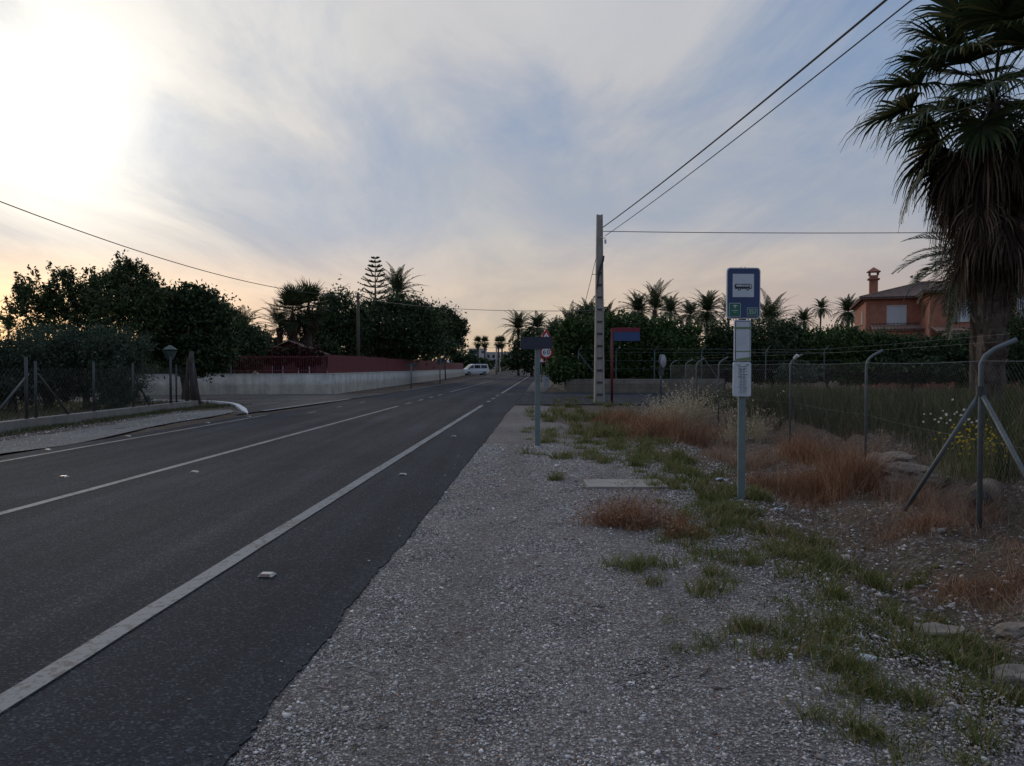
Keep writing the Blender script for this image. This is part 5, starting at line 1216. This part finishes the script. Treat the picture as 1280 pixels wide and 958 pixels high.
def window(x0, x1, z0, z1, y, par=Hs):
    mb = MB(); t_ = .09
    mb.box(x0-t_,x1+t_,y-.06,y-.003,z1,z1+t_); mb.box(x0-t_,x1+t_,y-.1,y-.003,z0-t_,z0); mb.box(x0-t_,x0,y-.06,y-.003,z0,z1); mb.box(x1,x1+t_,y-.06,y-.003,z0,z1); f_ = mb.build('window', 'plaster', par)
    mb = MB(); k = int((z1-z0)/.07)
    for i in range(k): za = z0+(z1-z0)*i/k; mb.add([(x0,y-.02,za),(x1,y-.02,za),(x1,y-.034,za+.05),(x0,y-.034,za+.05),(x1,y-.02,za+.07),(x0,y-.02,za+.07)], [(0,1,2,3),(3,2,4,5)])
    mb.build('shutter', 'shutter', f_)
window(1.55, 2.75, 4.75, 6.15, 0); window(5.2, 6.8, 4.75, 6.2, -4.1); window(9.2, 10.8, 4.75, 6.2, -4.1)
mb = MB(); mb.box(-.06,-.003,2.5,3.2,4.9,6.0); mb.build('window', 'plaster', Hs)
mb = MB(); tile_roof(mb, (.3,-2.2,4.3), (3.9,-2.2,4.3), (3.9,-.02,4.72), (.3,-.02,4.72), .22, .06); mb.build('porch_roof', 'roof_tile', Hs)
hbox('porch_wall', .45, 3.797, -2.0, -.003, -.1, 4.22, 'red_brick')
mb = MB(); mb.tube([(.4,-.1,4.85),(3.7,-.1,4.85)], .02, 4)
for i in range(12): mb.tube([(.4+i*.3,-.1,4.72),(.4+i*.3,-.1,4.85)], .015, 4)
mb.build('balcony_rail', 'dark_steel', Hs)
mb = MB(); mb.box(4.6,14.2,-6.6,-4.104,3.7,3.9); mb.build('terrace_slab', 'plaster', Hs)
mb = MB(); tile_roof(mb, (3.9,-6.7,3.93), (14.3,-6.7,3.93), (14.3,-4.12,4.3), (3.9,-4.12,4.3), .22, .06); mb.build('terrace_roof', 'roof_tile', Hs)
mb = MB()
for x in (4.7,8.5,12.5): mb.box(x,x+.3,-6.5,-6.2,-.1,3.7)
mb.build('pillars', 'red_brick', Hs)
mb = MB(); mb.box(5.2,7.4,-4.16,-4.11,0,3.2); mb.box(9,11,-4.16,-4.11,0,3.2); mb.build('dark_opening', 'glass_dark', Hs)

# red cottage behind white wall
ct = thing('cottage', 'small dark red gabled cottage half hidden behind the white wall', 'house', (px2x(362,54), 54, 0), R(6))
ct.scale = (1,1,.86)
mb = MB(); mb.box(-1.8,1.9,0,5,-.1,2.9); mb.prism([(-1.8,2.9),(1.9,2.9),(0,3.75)], 0, 5); mb.build('wall', 'cottage_red', ct)
mb = MB(); tile_roof(mb, (-2.1,-.3,2.8), (-2.1,5.3,2.8), (0,5.3,3.86), (0,-.3,3.86), .25, .05); tile_roof(mb, (2.2,5.3,2.8), (2.2,-.3,2.8), (0,-.3,3.86), (0,5.3,3.86), .25, .05); mb.build('roof', 'roof_tile', ct)
mb = MB(); mb.box(-1.2,-.4,-.05,-.003,1.0,2.2); f_ = mb.build('window', 'plaster', ct); mb = MB(); mb.box(-1.13,-.47,-.07,-.052,1.07,2.13); mb.build('pane', 'glass_dark', f_)
mb = MB(); mb.box(.6,1.4,-.05,-.003,1.0,2.2); f_ = mb.build('window', 'plaster', ct); mb = MB(); mb.box(.67,1.33,-.07,-.052,1.07,2.13); mb.build('pane', 'glass_dark', f_)

# far buildings
def bld(label, px0, px1, py0, Y, dep, mat, rows=2, cols=4, name='building'):
    x0, x1 = px2x(px0,Y), px2x(px1,Y); h = z_at(py0,Y); t = thing(name, label, 'building', (x0, Y, 0))
    mb = MB(); mb.box(0,x1-x0,0,dep,-.1,h); mb.build('wall', mat, t); mb = MB(); mb.box(-.2,x1-x0+.2,-.2,dep+.2,h+.005,h+.25); mb.build('roof', 'plaster', t)
    W = x1-x0
    for r_ in range(rows):
        for c in range(cols):
            mb = MB(); xa = W*(c+.25)/cols; mb.box(xa, xa+W*.45/cols, -.06, -.004, h*(r_+.4)/rows, h*(r_+.75)/rows); mb.build('window', 'glass_dark', t)
    return t
bld('pale tall block left of the four far palms', 586, 607, 436.5, 300, 15, 'pale_building', 3, 3)
bld('long pale low building behind the four far palms', 607.5, 646, 441, 310, 15, 'pale_building', 2, 6)
bld('small cream house right of the slim pale pole', 624, 634, 452, 230, 6, 'cream_building', 1, 2)
bld('grey low house left of the central date palms', 575, 588, 445, 330, 10, 'pale_building', 1, 2)
mb = MB(); mb.box(-3,12,235,235.3,-.1,1.0); mb.box(-12,-5,228,228.3,-.1,.9); tag(mb.build('boundary_wall', 'cream_building'), 'low cream wall where the road bends in the distance', 'wall')
t = thing('green_awning', 'faded green shade canopy behind the dark street sign', 'canopy', (px2x(652,150), 150, 0))
mb = MB(); mb.box(-2.1,2.3,0,3,2.0,2.5); mb.build('canvas', 'olive_leaf', t)
for sx_ in (-2.0,2.2): mb = MB(); mb.tube([(sx_,0,0),(sx_,0,2)], .08, 6); mb.build('post', 'concrete', t)
# walls along the right side of the road beyond the junction
mb = MB(); mb.box(5.2,5.4,62,92,-.1,1.3); tag(mb.build('boundary_wall', 'cream_building'), 'cream garden wall receding beyond the speed limit sign', 'wall')
mb = MB(); mb.box(-.13,.13,-.13,.13,-.1,2.6); o = mb.build('gate_pillar', 'cream_building'); o.location = (px2x(701,62),61.7,0); tag(o, 'cream gate pillar at the left end of the tall hedge', 'pillar')
mb = MB(); slats(mb, (px2x(690,66),66), (px2x(700,61),61.5), -.05, 2.2, .14, .12); tag(mb.build('red_gate', 'rusty_red'), 'dark red gate left of the cream pillar', 'gate')
for i, (px, py) in enumerate(((690,466),(697,468))):
    mb = MB(); mb.box(-.15,.15,-.15,.15,0,1.1); o = mb.build('stone_bollard', 'cream_building'); x, y = px2x(px,70-i*8), 70-i*8; o.location = (x,y,-.03); tag(o, ('far','near')[i]+' cream stone post beside the footway', 'post')
# distant hills
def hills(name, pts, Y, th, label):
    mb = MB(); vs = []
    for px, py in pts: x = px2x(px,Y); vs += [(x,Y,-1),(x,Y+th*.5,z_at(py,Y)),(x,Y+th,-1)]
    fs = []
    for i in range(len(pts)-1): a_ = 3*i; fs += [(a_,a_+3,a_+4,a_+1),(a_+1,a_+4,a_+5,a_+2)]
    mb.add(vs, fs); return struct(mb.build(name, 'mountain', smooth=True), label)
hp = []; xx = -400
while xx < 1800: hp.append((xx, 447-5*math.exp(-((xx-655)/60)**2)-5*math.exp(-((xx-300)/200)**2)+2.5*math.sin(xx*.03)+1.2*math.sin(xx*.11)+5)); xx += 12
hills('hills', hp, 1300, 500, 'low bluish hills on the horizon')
# distant tree line on both sides so that the horizon reads closed
for k, (x0, x1, y, n, lb) in enumerate(((-120,-14,150,9000,'far dark tree belt behind the left gardens'),(14,150,135,12000,'far dark tree belt behind the palms on the right'))):
    bl = []; x = x0
    rr_ = random.Random(k)
    while x < x1: bl.append((x, y+rr_.uniform(-5,5), rr_.uniform(1.5,2.8), rr_.uniform(3,6), 3, rr_.uniform(2,3.8))); x += rr_.uniform(2,5)
    o = crown('far_treeline', None, bl, n*2, .4, 'dark_leaf', 0, .4); tag(o, lb, 'tree line', kind='stuff')

# ------------------------------------------------------------------ van
vx, vy = px2x(594,134), 134
vn = thing('white_van', 'white passenger van turning with a headlight on far down the road', 'van', (vx, vy, .0), R(180+22))
# local x = forward, y = left; length 4.6
prof = [(-2.2,.35),(-2.25,.9),(-2.18,1.3),(-2.05,1.86),(-1.8,1.93),(.55,1.93),(.95,1.82),(1.75,1.12),(2.25,.98),(2.38,.7),(2.36,.38),(1.95,.3),(-1.9,.3)]
mb = MB(); n = len(prof); rows = [(-.92,.0),(-.9,.0),(.9,.0),(.92,.0)]
def vsec(y, k): return [(x, y*(1-.12*max(0,(z-1.0))/.9), z) for x, z in prof]
secs = [vsec(-.93,0), vsec(.93,0)]
vs = secs[0]+secs[1]; mb.add(vs, [tuple(range(n)), tuple(range(2*n-1,n-1,-1))]+[(i+n,(i+1)%n+n,(i+1)%n,i) for i in range(n)])
o = mb.build('body', 'van_paint', vn); bm = bmesh.new(); bm.from_mesh(o.data); bmesh.ops.bevel(bm, geom=bm.edges[:], offset=.05, segments=3, affect='EDGES'); bm.to_mesh(o.data); bm.free()
def yy(z, s_): return s_*(.93*(1-.12*max(0,(z-1.0))/.9)+.008)
def sidewin(pts):
    for s_ in (-1,1):
        mb = MB(); a_ = [(x, yy(z,s_), z) for x, z in pts]; b2 = [(x, yy(z,s_)-s_*.02, z) for x, z in pts]; k = len(pts)
        mb.add(a_+b2, [tuple(range(k)), tuple(range(2*k-1,k-1,-1))]+[(i,(i+1)%k,(i+1)%k+k,i+k) for i in range(k)]); mb.build('side_window', 'glass_dark', vn)
sidewin([(.55,1.2),(1.45,1.2),(.92,1.68),(.6,1.74)]); sidewin([(-.65,1.2),(.4,1.2),(.45,1.74),(-.65,1.74)]); sidewin([(-1.95,1.2),(-.78,1.2),(-.78,1.74),(-1.85,1.74)])
mb = MB(); A = Vector((1.69,0,1.19)); B = Vector((.98,0,1.82)); nn = Vector((.66,0,.75))*.014
mb.add([A+nn+Vector((0,-.78,0)), A+nn+Vector((0,.78,0)), B+nn+Vector((0,.7,0)), B+nn+Vector((0,-.7,0))], [(0,1,2,3)]); mb.build('windscreen', 'glass_dark', vn)
mb = MB(); mb.add([(-2.24,-.7,1.25),(-2.24,.7,1.25),(-2.13,.65,1.75),(-2.13,-.65,1.75)], [(0,3,2,1)]); mb.build('rear_window', 'glass_dark', vn)
mb = MB(); mb.box(2.3,2.42,-.85,.85,.3,.52); mb.box(-2.32,-2.2,-.85,.85,.32,.5); mb.build('bumper', 'van_trim', vn)
mb = MB(); mb.box(2.28,2.395,-.5,.5,.66,.84); mb.build('grille', 'van_trim', vn)
for s_ in (-1,1):
    mb = MB(); mb.box(2.2,2.385,s_*.6-.02 if s_ > 0 else -.88, .88 if s_ > 0 else -.58, .72,.93); mb.build('headlight', 'headlight_lit', vn)
    mb = MB(); mb.box(1.3,1.42,s_*.98-.1,s_*.98+.1,1.12,1.32); mb.build('wing_mirror', 'van_trim', vn)
    for wx in (1.45,-1.4):
        mb = MB(); mb.tube([(wx,s_*.72,.32),(wx,s_*.95,.32)], .33, 20); w_ = mb.build('wheel', 'tyre', vn); mb = MB(); mb.tube([(wx,s_*.94,.32),(wx,s_*.965,.32)], .19, 16); mb.build('rim', 'rim', w_)
        mb = MB(); 
mb = MB()
for s_ in (-1,1): mb.box(-1.9,1.9,s_*.935-.01,s_*.935+.012,.55,.6)
mb.build('side_trim', 'van_trim', vn)

# ------------------------------------------------------------------ camera, sky, sun
cam = bpy.data.cameras.new('camera'); co = bpy.data.objects.new('camera', cam); COL.objects.link(co); S.camera = co
cam.sensor_width = 36; cam.lens = 27.0; cam.clip_end = 5000; cam.clip_start = .05
co.location = (0,0,CAMZ); co.rotation_euler = (R(90)-math.atan(21/960), 0, 0)

SAZ, SEL = R(-30.5), R(15.5)   # azimuth from +Y, elevation
sd = Vector((math.sin(SAZ)*math.cos(SEL), math.cos(SAZ)*math.cos(SEL), math.sin(SEL)))
W = bpy.data.worlds.new('World'); S.world = W; W.use_nodes = True; nt = W.node_tree; bg = nt.nodes['Background']; bg.inputs[1].default_value = .1
def math_(op, a, b_=None, c=None, clamp=False):
    m_ = nt.nodes.new('ShaderNodeMath'); m_.operation = op; m_.use_clamp = clamp
    for i, v in enumerate((a, b_, c)):
        if v is None: continue
        if isinstance(v, (int, float)): m_.inputs[i].default_value = v
        else: nt.links.new(v, m_.inputs[i])
    return m_.outputs[0]
tc = nt.nodes.new('ShaderNodeTexCoord'); gen = tc.outputs['Generated']
nrm = nt.nodes.new('ShaderNodeVectorMath'); nrm.operation = 'NORMALIZE'; nt.links.new(gen, nrm.inputs[0]); dvec = nrm.outputs[0]
sp = nt.nodes.new('ShaderNodeSeparateXYZ'); nt.links.new(dvec, sp.inputs[0]); zz = sp.outputs[2]
def dotto(v):
    d = nt.nodes.new('ShaderNodeVectorMath'); d.operation = 'DOT_PRODUCT'; nt.links.new(dvec, d.inputs[0]); d.inputs[1].default_value = v; return d.outputs['Value']
sky = nt.nodes.new('ShaderNodeTexSky'); sky.sky_type = 'NISHITA'; sky.sun_disc = False; sky.sun_elevation = SEL; sky.sun_rotation = SAZ; sky.dust_density = 2; sky.air_density = 1.2
# projected cloud plane
zc2 = math_('MAXIMUM', math_('ADD', zz, .12), .03); px_ = math_('DIVIDE', sp.outputs[0], zc2); py_ = math_('DIVIDE', sp.outputs[1], zc2)
cb = nt.nodes.new('ShaderNodeCombineXYZ'); nt.links.new(px_, cb.inputs[0]); nt.links.new(py_, cb.inputs[1])
def mapped(sc, rot=0, loc=(0,0,0)):
    mp = nt.nodes.new('ShaderNodeMapping'); mp.inputs['Scale'].default_value = sc; mp.inputs['Rotation'].default_value = (0,0,rot); mp.inputs['Location'].default_value = loc
    nt.links.new(cb.outputs[0], mp.inputs['Vector']); return mp.outputs[0]
n1 = noise(nt, .8, 7, .55, mapped((1,.55,1), R(38), (3.1,1.2,0)), .35)     # cloud sheet
n2 = noise(nt, 1.5, 8, .62, mapped((1,.42,1), R(62), (.7,5,0)), .55)       # wisps
n3 = noise(nt, .45, 3, .5, mapped((1,1,1), 0, (9,2.5,0)), .2)            # large openings
cl = math_('ADD', math_('MULTIPLY', n1.outputs[0], .52), math_('MULTIPLY', n2.outputs[0], .48))
cl = math_('ADD', cl, math_('MULTIPLY', math_('SUBTRACT', n3.outputs[0], .5), .5))
# more blue to the right and overhead
sunx = dotto(tuple(sd)); 
bias = math_('MULTIPLY', math_('SUBTRACT', .87, sunx), .26)
cmask = ramp(nt, [(.34,(0,0,0)),(.56,(1,1,1))], math_('SUBTRACT', cl, bias))
# colours (x10 because the background strength is 0.1)
def K(c): return tuple(v*10 for v in c)
def skramp(fac, stops): 
    r = ramp(nt, stops, fac); r.color_ramp.interpolation = 'EASE'; return r.outputs[0]
blue = skramp(zz, [(0,(.6,.45,.36)),(.08,(.5,.42,.40)),(.18,(.34,.39,.49)),(.34,(.2,.31,.5)),(.5,(.18,.28,.47)),(.75,(.46,.54,.7)),(1,(.52,.6,.76))])  # top stops, unseen above the frame, brightened to light the ground
cloud = skramp(zz, [(0,(.68,.47,.34)),(.07,(.6,.49,.42)),(.2,(.5,.49,.505)),(.45,(.54,.55,.585)),(.75,(.76,.79,.86)),(1,(.82,.85,.93))])  # cloud overhead, out of view, also brightened as extra ground light
shade = ramp(nt, [(.3,(.87,.885,.92)),(.5,(1,1,1)),(.7,(1.1,1.085,1.06))], n2.outputs[0])
cloud = mixc(nt, cloud, shade.outputs[0], 1.0, 'MULTIPLY')
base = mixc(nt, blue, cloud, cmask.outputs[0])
# nishita contributes the physical gradient
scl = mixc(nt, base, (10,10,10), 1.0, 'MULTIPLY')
skyt = mixc(nt, sky.outputs[0], (.9,.85,.85), 1.0, 'MULTIPLY')
lim = nt.nodes.new('ShaderNodeVectorMath'); lim.operation = 'MINIMUM'; nt.links.new(skyt, lim.inputs[0]); lim.inputs[1].default_value = (8,8,8)
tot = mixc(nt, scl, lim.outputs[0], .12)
# veiled sun: halo broken up by cloud
dmax = math_('MAXIMUM', sunx, 0)
h1 = math_('POWER', dmax, 220.0); h2 = math_('POWER', dmax, 50.0); h3 = math_('POWER', dmax, 13.0)
brk = math_('MAXIMUM', math_('MULTIPLY_ADD', n2.outputs[0], 2.2, -.25), .1)
def addcol(tot, fac, col):
    c = mixc(nt, (0,0,0), col, fac); m_ = nt.nodes.new('ShaderNodeVectorMath'); m_.operation = 'ADD'; nt.links.new(tot, m_.inputs[0]); nt.links.new(c, m_.inputs[1]); return m_.outputs[0]
tot = addcol(tot, math_('MINIMUM', h1, 1), K((.6,.56,.47)))
tot = addcol(tot, math_('MINIMUM', math_('MULTIPLY', h2, brk), 1), K((.27,.24,.18)))
tot = addcol(tot, math_('MINIMUM', math_('MULTIPLY', h3, brk), 1), K((.14,.125,.09)))
# low golden band under the sun
hd = Vector((math.sin(R(-33)), math.cos(R(-33)), .02)).normalized()
lowd = math_('POWER', math_('MAXIMUM', dotto(tuple(hd)), 0), 30.0); lz = ramp(nt, [(0,(1,1,1)),(.07,(.85,.85,.85)),(.14,(0,0,0))], zz)
tot = addcol(tot, math_('MULTIPLY', lowd, lz.outputs[0]), K((.9,.42,-.14)))
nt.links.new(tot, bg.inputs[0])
sl = bpy.data.lights.new('sun', 'SUN'); sl.energy = .6; sl.angle = R(14); sl.color = (1,.86,.68); so = bpy.data.objects.new('sun', sl); COL.objects.link(so); so.rotation_euler = (-sd).to_track_quat('-Z', 'Y').to_euler()
S.view_settings.view_transform = 'Standard'; S.view_settings.look = 'None'; S.view_settings.exposure = 0; S.view_settings.gamma = 1
S.render.engine = 'CYCLES'; S.cycles.max_bounces = 5; S.cycles.transparent_max_bounces = 8
